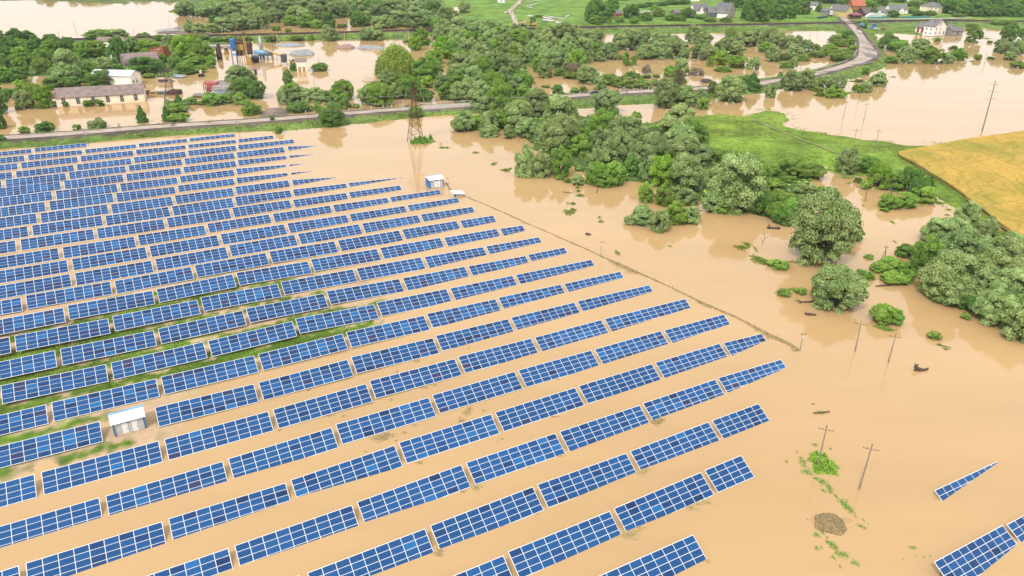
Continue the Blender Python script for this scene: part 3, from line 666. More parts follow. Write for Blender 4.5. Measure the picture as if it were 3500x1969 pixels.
def house(name, cat, label, A, B, depth, wh, rh, ridge='x', wall=m_wht, roof=m_slate, wins=(), doors=(), over=.45, chim=0, z0=None, group=None, winmat=None, wname='window'):
    """front wall runs A (left) -> B (right); the house lies behind it. wins: (side, u, z, w, h) with u metres from the left end of that side"""
    A, B = Vector(A), Vector(B); c, a, L_ = frame_of(A, B)
    if z0 is not None: c.z = z0
    t = empty(name, c, a, label, cat, group); h = L_ / 2
    mb = MB(); mb.box(-h, h, 0, depth, -.6, wh)
    if rh:
        if ridge == 'x': mb.poly([(-h, 0, wh), (-h, depth, wh), (-h, depth / 2, wh + rh)]); mb.poly([(h, 0, wh), (h, depth, wh), (h, depth / 2, wh + rh)])
        elif ridge == 'y': mb.poly([(-h, 0, wh), (h, 0, wh), (0, 0, wh + rh)]); mb.poly([(-h, depth, wh), (h, depth, wh), (0, depth, wh + rh)])
    mb.build('wall', wall, t)
    o = over; mb = MB(); th = .16
    if ridge == 'x':
        s = rh / (depth / 2); mb.prism([(0, 0)], 0, 0) if 0 else None
        pr = [(-o, wh - s * o), (depth / 2, wh + rh), (depth + o, wh - s * o), (depth + o, wh - s * o + th), (depth / 2, wh + rh + th), (-o, wh - s * o + th)]
        k = len(mb.v); mb.v += [(-h - o, y, z + .02) for y, z in pr] + [(h + o, y, z + .02) for y, z in pr]
        for i in range(6): mb.f.append((k + i, k + 6 + i, k + 6 + (i + 1) % 6, k + (i + 1) % 6)); mb.mi.append(0)
        for b_ in (k, k + 6): mb.f += [(b_, b_ + 1, b_ + 4, b_ + 5), (b_ + 1, b_ + 2, b_ + 3, b_ + 4)]; mb.mi += [0, 0]
    elif ridge == 'y':
        s = rh / h; mb.prism([(-h - o, wh - s * o + .02), (0, wh + rh + .02), (h + o, wh - s * o + .02), (h + o, wh - s * o + th), (0, wh + rh + th), (-h - o, wh - s * o + th)], -o, depth + o)
    elif ridge == 'hip':
        q = min(h * .8, depth / 2); zt = wh + rh; e = wh - .05
        mb.v += [(-h - o, -o, e), (h + o, -o, e), (h + o, depth + o, e), (-h - o, depth + o, e), (-h + q, depth / 2, zt), (h - q, depth / 2, zt)]
        mb.f += [(0, 1, 5, 4), (1, 2, 5), (2, 3, 4, 5), (3, 0, 4), (0, 3, 2, 1)]; mb.mi += [0] * 5
    elif ridge == 'shed': mb.box(-h - o, h + o, -o, depth + o, wh + .02, wh + .2); 
    elif ridge == 'arch':
        n_ = 12; pr = [(depth / 2 - (depth / 2 + .1) * math.cos(math.pi * i / n_), wh + rh * math.sin(math.pi * i / n_)) for i in range(n_ + 1)]
        k = 0; mb.v += [(-h - .1, y, z) for y, z in pr] + [(h + .1, y, z) for y, z in pr]
        for i in range(n_): mb.f.append((i, n_ + 1 + i, n_ + 2 + i, i + 1)); mb.mi.append(0)
        mb.f += [tuple(range(n_ + 1)), tuple(range(2 * n_ + 1, n_, -1))]; mb.mi += [0, 0]
    rf = mb.build('roof', roof, t)
    for i in range(chim): MB().box(h * (-.4 + .7 * i) - .35, h * (-.4 + .7 * i) + .35, depth * .4, depth * .4 + .7, wh + rh * .5, wh + rh + .9).build('chimney', m_brick, rf)
    for (nm, lst, mt) in ((wname, wins, winmat or m_pane), ('door', doors, m_red)):
        for w_ in lst:
            side, u, z, w, hh = w_[:5]; mt2 = w_[5] if len(w_) > 5 else mt
            mb = MB(); fr = MB()
            if side == 'f': mb.box(-h + u, -h + u + w, -.05, .02, z, z + hh); fr.box(-h + u - .1, -h + u + w + .1, -.03, .01, z - .1, z + hh + .1); fr.box(-h + u - .15, -h + u + w + .15, -.12, -.03, z - .16, z - .1)
            elif side == 'l': mb.box(-h - .05, -h + .02, u, u + w, z, z + hh); fr.box(-h - .03, -h + .01, u - .1, u + w + .1, z - .1, z + hh + .1)
            else: mb.box(h - .02, h + .05, u, u + w, z, z + hh); fr.box(h - .01, h + .03, u - .1, u + w + .1, z - .1, z + hh + .1)
            o_ = mb.build(nm, mt2, t)
            if nm == wname: fr.build('frame', m_white if wall is not m_wht else m_grey, o_)
    return t
def Z(x0, y0, s): return lambda x, y, z=0.0: G((x0 + x * s, y0 + y * s), z)
za, zb = Z(180, 120, 440 / 1453), Z(600, 100, 500 / 1456)       # two closer looks at the flooded yard
zc = Z(2750, 0, 550 / 1456); zd = Z(1700, 0, 1000 / 1456); zk = Z(1400, 580, 250 / 1456)
# long cream barn
A, B = za(52, 812), za(1046, 752); L_ = (B - A).length
u = L_ / 994
t = house('barn', 'barn', 'long cream flooded barn with brown sheet roof and six tall windows', A, B, 13.5, hgt(A, 120 + 712 * 440 / 1453), 3.4, 'x', m_cream, m_slate, [], over=.4)
for i, (x, zt, zb_) in enumerate(((115, 3.9, 1.0), (272, 3.9, .9), (442, 3.9, .9), (605, 3.9, .9), (765, 3.9, .7), (925, 3.9, .9))):
    x0 = (x - 52) * u; w_ = 42 * u
    mb = MB().box(-L_ / 2 + x0, -L_ / 2 + x0 + w_, -.06, .02, zb_, 3.9); o = mb.build('window', m_pane, t)
    fr = MB()
    for q in range(4): fr.box(-L_ / 2 + x0, -L_ / 2 + x0 + w_, -.1, -.065, zb_ + q * .98, zb_ + q * .98 + .08)
    for q in range(3): fr.box(-L_ / 2 + x0 + q * w_ / 2 - .05, -L_ / 2 + x0 + q * w_ / 2 + .05, -.11, -.062, zb_, 3.85)
    fr.build('frame', m_grey, o)
# white hall behind with tin roof and small red annex
A, B = za(452, 560, .3), za(893, 572, .3)
house('white_hall', 'building', 'white block hall with pale blue tin roof behind the long barn', A, B, 11, hgt(B, 120 + 466 * .3028), 2.2, 'x', m_wht, m_tin, [('f', 4, 1.4, 1.2, 1.2), ('r', 2, 1.2, 1.2, 1.2)])
house('annex', 'building', 'small white annex with red lean-to roof beside the tin roofed hall', za(897, 553, .3), za(950, 550, .3), 5, 2.6, .7, 'x', m_wht, m_red, [('f', 1.0, .9, 2.0, 1.1)])
house('hangar', 'building', 'brown arched storage hangar half hidden by trees', za(815, 362, .3), za(1215, 330, .3), 15, 1.6, 5.2, 'arch', m_slate, m_slate, [], over=.1)
house('brick_ruin', 'building', 'roofless orange brick ruin in the trees', za(1108, 250, .4), za(1262, 258, .4), 9, 5.2, 0, 'none', m_brick, m_brick, [('f', 2.2, .8, 1.6, 2.0), ('f', 7, .2, 2.2, 2.6), ('f', 12, .8, 1.6, 2)], over=0) if 0 else None
A, B = za(1108, 250, .4), za(1262, 258, .4); c, a, L_ = frame_of(A, B)
t = empty('brick_ruin', c, a, 'roofless orange brick ruin standing among the trees behind the arched hangar', 'building'); mb = MB(); h = L_ / 2
mb.box(-h, h, 0, .5, -.5, 5.0); mb.box(-h, -h + .5, .5, 8, -.5, 5.6); mb.box(h - .5, h, .5, 8, -.5, 7.2); mb.box(-h + .5, h - .5, 7.5, 8, -.5, 5.2); mb.box(h - 2.2, h, -.02, .48, 5, 7.4); mb.build('wall', m_brick, t)
for u_ in (.25, .7): MB().box(-h + L_ * u_, -h + L_ * u_ + 1.6, -.05, .02, .4, 2.6).build('window', m_pane, t)
MB().box(-h + .5, h - .5, .5, 7.5, 4.4, 4.6).build('floor', m_slate, t)
house('long_shed', 'shed', 'long low grey roofed shed just below the railway', za(500, 118, .3), za(800, 118, .3), 9, 3.0, 2.2, 'x', m_wht, m_slate, [])
# water tower
b_ = za(678, 288, .3); t = empty('water_tower', b_, 0, 'rusty drum water tower on a pale tapering column', 'water tower'); H_ = hgt(b_, 120 + 116 * .3028)
MB().tube([(0, 0, -.5), (0, 0, H_ * .68)], [1.0, .8], 10).build('column', m_wht, t, smooth=True)
MB().tube([(0, 0, H_ * .62), (0, 0, H_ * .66), (0, 0, H_ * .95)], [1.2, 2.4, 2.4], 14).build('tank', mat('tank_brown', (.22, .11, .10), (.14, .07, .07), scale=.8, rough=.8), t)
MB().tube([(0, 0, H_ * .95), (0, 0, H_)], [2.5, .3], 14).build('cap', m_wht, t)
# car service hall with the blue sign
A, B = zb(372, 668), zb(525, 664); c, a, L_ = frame_of(A, B)
t = house('service_hall', 'building', 'flooded service hall with weathered sheet roof and a blue sign', zb(372, 672), zb(525, 668), 25, hgt(A, 100 + 600 * .3434), .8, 'x', m_wht, mat('patchy_roof', (.34, .30, .27), (.15, .125, .115), scale=.25, rough=.95, detail=9, lo=.42, hi=.58), [], over=.5)
h = L_ / 2; wh = hgt(A, 100 + 600 * .3434)
s = MB().box(-h + L_ * .2, h - .3, -.35, -.2, wh - 1.9, wh - .5).build('sign', m_lblue, t)
fc = bpy.data.curves.new('lettering', 'FONT'); fc.body = 'АВТОДОР'; fc.size = 1.5; fc.extrude = .02; fc.align_x = 'CENTER'; fc.align_y = 'CENTER'; fc.materials.append(m_white)
fo = bpy.data.objects.new('x', fc); COL.objects.link(fo); bpy.context.view_layer.update(); lm = bpy.data.meshes.new_from_object(fo.evaluated_get(bpy.context.evaluated_depsgraph_get())); bpy.data.objects.remove(fo); o = put('lettering', lm, s); o.location = (L_ * .1, -.38, wh - 1.2); o.rotation_euler = (R(90), 0, 0)
MB().box(-h + .3, -h + L_ * .16, -.06, .02, .2, 2.4).build('window', m_pane, t)
MB().box(-h + L_ * .05, -h + L_ * .35, -.2, -.1, wh - .3, wh + .6).build('notice_board', m_white, t)
A = zb(283, 640); t = empty('gantry', A, a, 'rusty red steel loading ramp at the corner of the service hall', 'ramp')
mb = MB(); mb.poly([(2, 0, 5.2), (7, 0, 5.2), (7.5, -1, 1), (1.8, -1, 1)]); mb.box(.3, 7.3, 0, 6, 4.9, 5.2); mb.build('cover', m_red, t)
mb = MB(); [mb.bar((x, y, -1), (x, y, 5), .16) for x in (.3, 7) for y in (0, 6)]; mb.bar((1, -1, 3.2), (6, -9, 0), .3); mb.bar((3, -1, 3.2), (8, -9, 0), .3); mb.build('support', m_rust, t)
A, B = zb(172, 655), zb(318, 662); house('lean_to', 'shed', 'low drowned shed with broken grey plank roof below the service hall', zb(175, 682), zb(318, 688), 6, .9, .5, 'x', m_wood, m_wood, [])
# tall white tower building with yellow doors
A, B = zb(1213, 428), zb(1310, 424); c, a, L_ = frame_of(A, B); wh = hgt(A, 100 + 318 * .3434)
house('weigh_house', 'building', 'tall narrow white building with yellow doors standing in the flooded yard', A, B, L_ * .85, wh, 1.2, 'x', m_wht, m_slate, [], [('f', L_ * .12, .1, L_ * .28, 3.0, m_yel), ('f', L_ * .56, .1, L_ * .28, 3.0, m_yel)], over=.5)
A, B = zb(762, 462), zb(812, 460); house('gate_hut', 'hut', 'small white gate hut with dark window beside the tall willow', A, B, 5, 3.8, .5, 'x', m_wht, m_slate, [('f', 1.4, .4, 1.6, 2.8)], over=.6)
# gravel and sand heaps
def heap(label, c, rx, ry, h, m_, seed, name='gravel_heap', cat='heap'):
    bm = bmesh.new(); bmesh.ops.create_icosphere(bm, subdivisions=4, radius=1)
    for v in bm.verts:
        r = 1 + .3 * mnoise.noise(Vector((v.co.x * 1.6 + seed, v.co.y * 1.6, seed))); z = max(v.co.z, -.05)
        v.co = Vector((v.co.x * r * rx, v.co.y * r * ry, (z ** 1.0 if z > 0 else z) * h * (1 + .5 * mnoise.noise(Vector((v.co.x * 2.5, v.co.y * 2.5 + seed, 3))))))
    me = bpy.data.meshes.new(name); bm.to_mesh(me); bm.free(); me.materials.append(m_)
    return put(name, me, None, (c[0], c[1], -.05), label=label, cat=cat)
m_gg = mat('grey_gravel', (.36, .37, .38), (.26, .27, .28), scale=.7, rough=1, detail=9); m_rg = mat('red_gravel', (.38, .25, .20), (.3, .19, .16), scale=.7, rough=1); m_sg = mat('sand', (.52, .43, .30), (.42, .34, .24), scale=.7, rough=1)
def tz(c, r): return lambda x, y, z=0.0: G(P(c, r, x, y), z)
T = {(c, r): tz(c, r) for c in range(4) for r in range(4)}
w1 = lambda tile, x0, x1, y: (T[tile](x1, y) - T[tile](x0, y)).length / 2
heap('big blue grey gravel heap behind the tall white building', T[1, 0](470, 548), w1((1, 0), 345, 600, 548), 8, 3.0, m_gg, 1)
heap('low flat grey gravel bank near the railway', T[1, 0](335, 458), w1((1, 0), 180, 490, 458), 6, 1.6, m_gg, 5)
heap('reddish gravel heap joined to a grey one in the far yard water', T[1, 0](905, 482), w1((1, 0), 810, 1000, 482), 7, 2.4, m_rg, 9)
heap('long blue grey gravel heap right of the reddish one', T[1, 0](1140, 485), w1((1, 0), 990, 1290, 485), 7, 2.0, m_gg, 12)
heap('small sandy heap in front of the weeping willow', T[1, 0](1150, 815), w1((1, 0), 1080, 1225, 810), 4, 2.0, m_sg, 15)
heap('brown rubbish and soil heap in open water, lower right', T[3, 3](625, 925), w1((3, 3), 465, 785, 900), 2.3, .55, mat('soil', (.34, .24, .11), (.15, .10, .045), scale=2.5, rough=1, detail=9, bump=1), 21, 'soil_heap')
heap('flat grey gravel spit in the far river water', T[0, 0](1740, 305), w1((0, 0), 1570, 1870, 310), 14, .5, m_gg, 30, 'gravel_bank')
# asphalt plant
def ploc(x, y, z=0.0): return zb(x, y, z)
b_ = ploc(600, 362); H_ = hgt(b_, 100 + 92 * .3434)
t = empty('silo', b_, R(10), 'bright blue silo with cone bottom on thin legs', 'silo')
MB().tube([(0, 0, H_ * .54), (0, 0, H_ * .62), (0, 0, H_ * .98), (0, 0, H_)], [.4, 1.6, 1.6, 1.3], 14).build('tank', m_blue, t)
mb = MB(); [mb.bar((x, y, -1), (x, y, H_ * .62), .16) for x in (-1.4, 1.4) for y in (-1.4, 1.4)]; [mb.bar((-1.4, y, H_ * .3), (1.4, y, H_ * .45), .08) for y in (-1.4, 1.4)]; mb.box(-1.5, 1.5, -1.5, 1.5, H_ * .4, H_ * .42); mb.build('leg', m_blue, t)
mb = MB(); [mb.bar((x, 2.4, H_ * .5), (x, 2.4, H_ + .9), .07) for x in (1.4, 2.6)]; [mb.bar((1.4, 2.4, z_), (2.6, 2.4, z_), .05) for z_ in np.arange(H_ * .5, H_, 1.2)]; mb.build('ladder', m_yel, t)
b_ = ploc(690, 350); t = empty('mixing_plant', b_, R(6), 'yellow asphalt mixing plant with elevator tower between silo and chimney', 'plant')
s = 1 / ppm(b_) * .3434
MB().box(-62 * s, 12 * s, -2, 3, 9, 12.5).build('hopper', m_yel, t); MB().box(-60 * s, 8 * s, -1.6, 2.6, 12.5, 14).build('bin', m_rust, t); MB().box(-55 * s, 5 * s, -1.5, 2.5, 5.5, 9).build('machinery', m_rust, t)
MB().box(17 * s, 31 * s, -1, 1, 4.5, 16.5).build('elevator', m_yel, t); MB().box(24 * s, 70 * s, -2, 1, .1, 4.6).build('cabin', m_yel, t); MB().box(38 * s, 80 * s, 0, 4, 6, 13).build('dryer', m_rust, t)
mb = MB(); [mb.bar((x * s, y, -1), (x * s, y, 9), .18) for x in (-60, -30, 10, 36) for y in (-1.8, 2.6)]; mb.build('support', m_yel, t)
mb = MB(); mb.tube(catmull([Vector((-30 * s, 1, 14)), Vector((-10 * s, 2, 17)), Vector((25 * s, 3, 19)), Vector((60 * s, 3, 15.5)), Vector((85 * s, 3, 11))], 5), .28, 8); mb.build('duct', m_rust, t)
t = empty('tank_row', ploc(860, 300), R(8), 'light blue horizontal bitumen tank on saddles beside the chimney', 'tank')
MB().tube([(-72 * s, 0, 4.2), (-70 * s, 0, 4.2), (112 * s, 0, 4.2), (114 * s, 0, 4.2)], [.9, 1.9, 1.9, .9], 14).build('tank', m_lblue, t, smooth=True); mb = MB(); [mb.box(x * s, x * s + 1, -1.5, 1.5, -.5, 2.2) for x in (-50, 0, 50, 100)]; mb.build('saddle', m_conc, t)
t = empty('tank_truck', ploc(800, 330), R(8), 'half drowned tanker with white top in front of the blue tank', 'tanker')
MB().tube([(-36 * s, 0, 2.6), (-34 * s, 0, 2.6), (34 * s, 0, 2.6), (36 * s, 0, 2.6)], [.8, 1.7, 1.7, .8], 12).build('tank', m_dark, t); MB().box(-34 * s, 30 * s, -.8, .8, 4.1, 4.9).build('walkway', m_white, t); MB().box(-30 * s, 34 * s, -1.2, 1.2, -.4, 1.3).build('chassis', m_rust, t)
b_ = ploc(866, 292); H_ = hgt(b_, 100 + 68 * .3434); t = empty('chimney', b_, 0, 'tall pale steel chimney of the asphalt plant', 'chimney')
MB().tube([(0, 0, -1), (0, 0, H_)], [1.25, 1.0], 12).build('stack', m_steel, t, smooth=True); MB().tube([(0, 0, 0), (0, 0, 5)], [1.7, 1.5], 10).build('base', m_lblue, t)
t = empty('conveyor', ploc(880, 300), 0, 'long yellow conveyor belt sloping down to the dark hopper', 'conveyor')
e = ploc(1060, 312) - ploc(880, 300); MB().bar((0, 0, 6.6), (e.x, e.y, 3.2), .7).build('belt', m_yel, t); mb = MB(); [mb.bar((e.x * q, e.y * q, -1), (e.x * q, e.y * q, 6.4 - 3.4 * q), .2) for q in (.25, .5, .75)]; mb.build('support', m_yel, t)
t = empty('feed_hopper', ploc(1088, 352), R(5), 'dark grey feed hopper on splayed legs at the conveyor end', 'hopper')
mb = MB(); mb.prism([(-25 * s, 6.4), (25 * s, 6.4), (18 * s, 1.6), (-18 * s, 1.6)], -3, 2); mb.build('bin', mat('dark_steel', (.10, .11, .14), (.06, .06, .08), scale=1), t); mb = MB(); [mb.bar((x * s, -1.8, 4), (x * s * 1.5, -2.6, -1), .15) for x in (-24, 24)]; mb.build('leg', m_rust, t)
t = empty('loader', ploc(1168, 340), R(0), 'small orange machine half under water between hopper and white building', 'machine'); MB().box(-24 * s, 20 * s, -1.3, 1.3, -.3, 1.6).build('body', m_yel, t); MB().box(-6 * s, 14 * s, -1, 1, 1.6, 2.5).build('cab', m_rust, t); MB().bar((-20 * s, 0, 1), (-34 * s, 0, 2.2), .3).build('arm', m_rust, t)
for (x, y, lb, mm, kx) in ((435, 240, 'black rusty drum machine standing left of the blue silo', m_dark, 1.0), (445, 298, 'dark wrecked truck body sunk in the yard left of the silo', m_rust, 1.1)):
    t = empty('wreck', ploc(x, y), R(20), lb, 'wreck'); MB().box(-22 * s * kx, 22 * s * kx, -2, 2, -.4, 3).build('body', mm, t); MB().tube([(0, 0, 3), (4 * s, 0, 6.5)], [1.6, 1.0], 8).build('drum', m_rust, t); MB().box(-30 * s, -18 * s, -1.4, 1.4, 0, 4).build('cab', m_rust, t)
t = empty('loader', ploc(510, 246), R(-15), 'yellow wheel loader sunk to its cab behind the silo', 'loader'); MB().box(-14 * s, 14 * s, -1.6, 1.6, -.3, 2.2).build('body', m_yel, t); MB().box(-8 * s, 8 * s, -1.2, 1.2, 2.2, 4.0).build('cab', m_pane, t); MB().box(-9 * s, 9 * s, -1.4, 1.4, 4.0, 4.25).build('roof', m_yel, t); MB().bar((0, -1.5, 1.4), (0, -4.5, .6), .4).build('arm', m_yel, t)
t = empty('loader', ploc(258, 470), R(15), 'old grey and orange tractor standing in water left of the service hall', 'tractor'); MB().box(-16 * s, 16 * s, -1, 1, .2, 1.7).build('body', m_rust, t); MB().box(-10 * s, 8 * s, -1, 1, 1.7, 3.6).build('cab', m_grey, t)
for q in (-13, 12):
    for y in (-1.2, 1.2): MB().tube([(q * s, y - .2, .5), (q * s, y + .2, .5)], .9, 12).build('wheel', m_rubber, t)
# plank platform and fence behind silo
t = put('platform', MB().box(-12, 14, -3, 3, .3, 1.3).build('x', m_conc).data, None, G((600 + 480 * .3434, 100 + 180 * .3434)), label='long grey concrete loading platform behind the blue silo', cat='platform'); bpy.data.objects.remove(bpy.data.objects['x'])
# drowned vehicles beside the barn
def roofcar(name, label, c, L_, W_, m_, rz, cat='van', z=1.0):
    t = empty(name, c, rz, label, cat); mb = MB(); mb.prism([(-L_ / 2, -.4), (L_ / 2, -.4), (L_ / 2, z * .6), (L_ * .42, z), (-L_ * .44, z), (-L_ / 2, z * .7)], -W_ / 2, W_ / 2); mb.build('body', m_, t)
    MB().box(-L_ * .36, L_ * .34, -W_ / 2 - .02, W_ / 2 + .02, z * .35, z * .8).build('window', m_pane, t); MB().box(-L_ * .3, L_ * .3, -W_ * .4, W_ * .4, z, z + .12).build('roof', m_, t); return t
roofcar('van', 'rusty orange van drowned to its windows at the barn corner', za(1063, 668), 3.6, 2.6, m_rust, R(10), z=1.9)
roofcar('van', 'small yellow van roof showing above the flood', za(1145, 668), 3.8, 2.6, m_yel, R(0), z=1.6)
roofcar('van', 'greenish grey van roof showing right of the yellow one', za(1243, 668), 4.8, 2.8, mat('faded_green', (.26, .33, .28), (.17, .22, .18), scale=1), R(-4), z=1.6)
roofcar('bus', 'rusty dark bus body sunk beside the left pylon', za(1385, 665), 5.5, 5, m_rust, R(80), 'bus', z=2.2)
roofcar('caravan', 'peeling white caravan wreck behind the left pylon', za(1268, 540), 8.0, 3.2, mat('peeled_white', (.70, .62, .52), (.42, .25, .16), scale=.6, rough=.9), R(0), 'caravan', z=2.6)
put('tarpaulin', MB().poly([(-4, -1.5, .6), (3.5, -2, .5), (4.5, 1.5, 1.4), (-2.5, 2, 1.6)]).build('x', mat('tarp', (.30, .36, .42), (.22, .27, .32), scale=1)).data, None, za(1415, 480), label='pale blue grey tarpaulin heap by the yard trees', cat='tarpaulin'); bpy.data.objects.remove(bpy.data.objects['x'])

# ---- village across the railway
def hz(x0, y, x1, y1, z=1.6): return zc(x0, y, z), zc(x1, y1, z)
WIN = lambda *us: [('f', u_, 1.1, 1.0, 1.2) for u_ in us]
A, B = zc(995, 292, 1.2), zc(1070, 305, 1.2)
# big white house: gable end faces the viewer
A, B = zc(1158, 325, .9), zc(1268, 312, .9); c, a, L_ = frame_of(A, B); wh = hgt(A, 240 * .3777); k = L_ / 11.0
t = house('white_house', 'house', 'big white gabled house at the edge of the flood', A, B, 9, wh, 5.0, 'y', m_wht, m_slate2,
      [('f', L_ * q, z_, 1.2, 1.5) for q in (.16, .5) for z_ in (1.3, 4.6)] + [('f', L_ * .38, 8.2, .9, 2.2), ('f', L_ * .52, 8.2, .9, 2.2)] + [('l', q, 1.0, 1.1, 1.3) for q in (2, 6)] + [('l', q, 4.4, 1.1, 1.3) for q in (2, 6)], [('f', L_ * .82, .2, 1.6, 2.6, m_pane)], over=.7, chim=1)
MB().box(L_ / 2, L_ / 2 + 2.2, 2, 7, 3.2, 3.5).build('balcony', m_white, t)
A, B = zc(998, 290, 1.0), zc(1082, 303, 1.0); c, a, L_ = frame_of(A, B)
house('garage_wing', 'garage', 'white garage wing with two red doors and grey roof beside the big house', A, B, 11, hgt(A, 242 * .3777), 4, 'x', m_wht, m_slate2, [], [('f', L_ * .16, .1, L_ * .24, 4.6, m_red), ('f', L_ * .6, .1, L_ * .26, 4.6, m_red)], over=.6)
house('outbuilding', 'shed', 'low grey shed with brown door right of the big white house', zc(1335, 315, .8), zc(1430, 312, .8), 8, 3.2, 2.4, 'x', m_conc, m_slate2, [], [('f', 5, .1, 1.6, 2.6, m_rust)])
house('outbuilding', 'shed', 'brown roofed shed joined behind the big white house', zc(1272, 300, .9), zc(1338, 300, .9), 9, 4.5, 2.6, 'x', m_wht, m_slate2, [('f', 3, 1.0, 2, 1.8)])
V = []
V.append(house('house', 'house', 'orange brick house with orange tiled roof, tallest in the village', *hz(428, 108, 542, 108), 13, 6.5, 6.0, 'x', m_brick, m_tile, WIN(3, 8), chim=1))
house('house', 'house', 'grey roofed long house left of the orange brick house', *hz(262, 122, 396, 122), 11, 4.2, 4.0, 'x', m_wht, m_slate2, WIN(3, 7))
MB()
house('brick_wall', 'wall', 'orange brick garden building below the grey roofed long house', *hz(308, 124, 372, 126), 2, 4.0, 0, 'shed', m_brick, m_tile, [])
A, B = hz(362, 160, 430, 158)
house('shop', 'shop', 'pale yellow gabled shop with arched door by the level crossing', A, B, 22, 6.0, 5.0, 'y', m_lyel, m_slate2, [('f', 3, 1, 1.2, 2), ('f', 9, 1, 1.2, 2)], [('f', 5.5, .1, 2.6, 4.2, m_white)], over=.5)
house('kiosk', 'stall', 'maroon awning stall beside the yellow shop', *hz(442, 168, 512, 168), 8, 3.2, 2.4, 'hip', m_rust, m_maroon, [], over=1.0)
house('house', 'house', 'white cottage with grey hipped roof right of the maroon stall', *hz(668, 130, 740, 130), 11, 4.0, 3.6, 'hip', m_wht, m_slate2, WIN(3, 8))
house('shed', 'shed', 'small white shed with grey roof in front of the hipped cottage', *hz(695, 140, 780, 140), 8, 3.0, 2.6, 'x', m_wht, m_slate2, WIN(4))
house('house', 'house', 'long low cottage with wide grey roof and pale gable', *hz(772, 124, 932, 124), 12, 4.0, 4.6, 'x', m_wht, m_slate2, WIN(4, 16, 20))
house('porch', 'shed', 'white gabled porch in front of the long low cottage', *hz(850, 126, 900, 126), 5, 3.4, 3, 'y', m_wht, m_slate2, [('f', 3, 1, 1, 1.2)])
house('house', 'house', 'cream two storey house with dormers standing alone on the slope', *hz(1118, 120, 1248, 118), 14, 6.4, 4.4, 'hip', m_cream, m_slate2, WIN(3, 8, 13) + [('f', q, 4.2, 1.0, 1.3) for q in (3, 8, 13)], chim=1)
house('shed', 'shed', 'weathered grey shed at the left end of the village lane', *hz(142, 132, 196, 142), 7, 4.2, 2.4, 'x', m_conc, m_slate2, [])
house('house', 'house', 'half hidden house with grey roof at the left village edge', *hz(40, 86, 96, 90), 10, 4.5, 3.6, 'x', m_wht, m_slate2, WIN(3))
house('cottage', 'house', 'tiny cottage with red roof in the trees above the pond', *[G(P(3, 0, x, y), 1.6) for x, y in ((70, 180), (130, 180))], 7, 2.4, 2.6, 'x', m_wht, m_tile, WIN(2))
house('hangar', 'building', 'dark brown roofed barn behind the greenhouse', *hz(535, 150, 625, 148), 12, 3.5, 4.5, 'x', m_rust, mat('brown_roof', (.16, .12, .10), scale=.6), [])
t = empty('greenhouse', zc(632, 160, 1.6), R(4), 'white film greenhouse tunnel in the village gardens', 'greenhouse')
mb = MB(); mb.prism([(-8 * math.cos(math.pi * i / 8), 4.2 * math.sin(math.pi * i / 8)) for i in range(9)], 0, 5); mb.build('film', m_gp, t)
house('house', 'house', 'pale house high in the trees at the top right corner', *[G(P(3, 0, x, y), 1.6) for x, y in ((2390, 25), (2500, 25))], 10, 4.5, 3, 'x', m_wht, m_slate2, WIN(3, 8))
house('house', 'house', 'distant grey roofed house at the top edge of the village', *[G(P(3, 0, x, y), 1.6) for x, y in ((1440, 14), (1520, 14))], 10, 4.5, 3, 'x', m_wht, m_slate2, WIN(3, 8))
house('house', 'house', 'distant cream house peeping over the trees above the brick house', *[G(P(3, 0, x, y), 1.6) for x, y in ((700, 40), (750, 40))], 9, 4.5, 3, 'x', m_cream, m_slate2, WIN(3))
q_ = lambda x, y, z=1.7: G(P(2, 0, x, y), z)
house('house', 'house', 'white farmhouse with grey roof and gabled dormer by the long hedge', q_(1835, 162), q_(1970, 160), 14, 5.0, 6.0, 'x', m_wht, m_slate2, WIN(3, 8, 12), chim=0)
house('porch', 'shed', 'white gable dormer front of the hedge side farmhouse', q_(1885, 163), q_(1925, 163), 4, 6.2, 3.4, 'y', m_wht, m_slate2, [('f', 3, 5.2, 1.6, 1.6)])
house('barn', 'barn', 'low grey roofed barn joining the two farmhouses', q_(1975, 170), q_(2080, 170), 12, 4, 5, 'x', m_slate2, m_slate2, [])
house('house', 'house', 'unfinished pale farmhouse with tall grey gable at the right of the farm', q_(2180, 185), q_(2240, 180), 18, 7.5, 6, 'y', mat('raw_brick', (.52, .46, .38), scale=.6), m_slate2, [('f', 3, 1, 1.2, 1.4), ('f', 3.5, 6.5, 1.4, 1.6)])
house('barn', 'barn', 'sprawling grey roofed farm barn in front of the unfinished house', q_(2060, 180), q_(2165, 185), 14, 4.5, 4.5, 'x', m_wht, m_slate2, WIN(9, 12))
house('shed', 'shed', 'flat roofed beige shed between dark trees beyond the railway', q_(1290, 185), q_(1415, 170), 8, 5, 0, 'shed', mat('beige', (.66, .52, .38), scale=.5), m_conc, WIN(3, 8, 13))
house('shed', 'shed', 'grey roofed shed among the dark trees near the pasture', q_(1045, 170), q_(1108, 168), 9, 3, 3, 'x', m_brick, m_slate2, [])
house('shed', 'shed', 'grey shed peeping between hedge trees left of the farm', q_(1640, 162), q_(1690, 160), 8, 3, 2.5, 'x', m_slate, m_slate2, [])
house('house', 'house', 'distant house with salmon roof at the top edge above the farm', q_(1820, 12), q_(1885, 12), 10, 3.5, 3, 'x', m_wht, m_tile, [])
house('house', 'house', 'distant brick house at the top edge left of the dirt road', G(P(1, 0, 2440, 28), 1.7), G(P(1, 0, 2510, 28), 1.7), 9, 4.5, 3, 'x', m_wht, m_tile, WIN(3, 7))
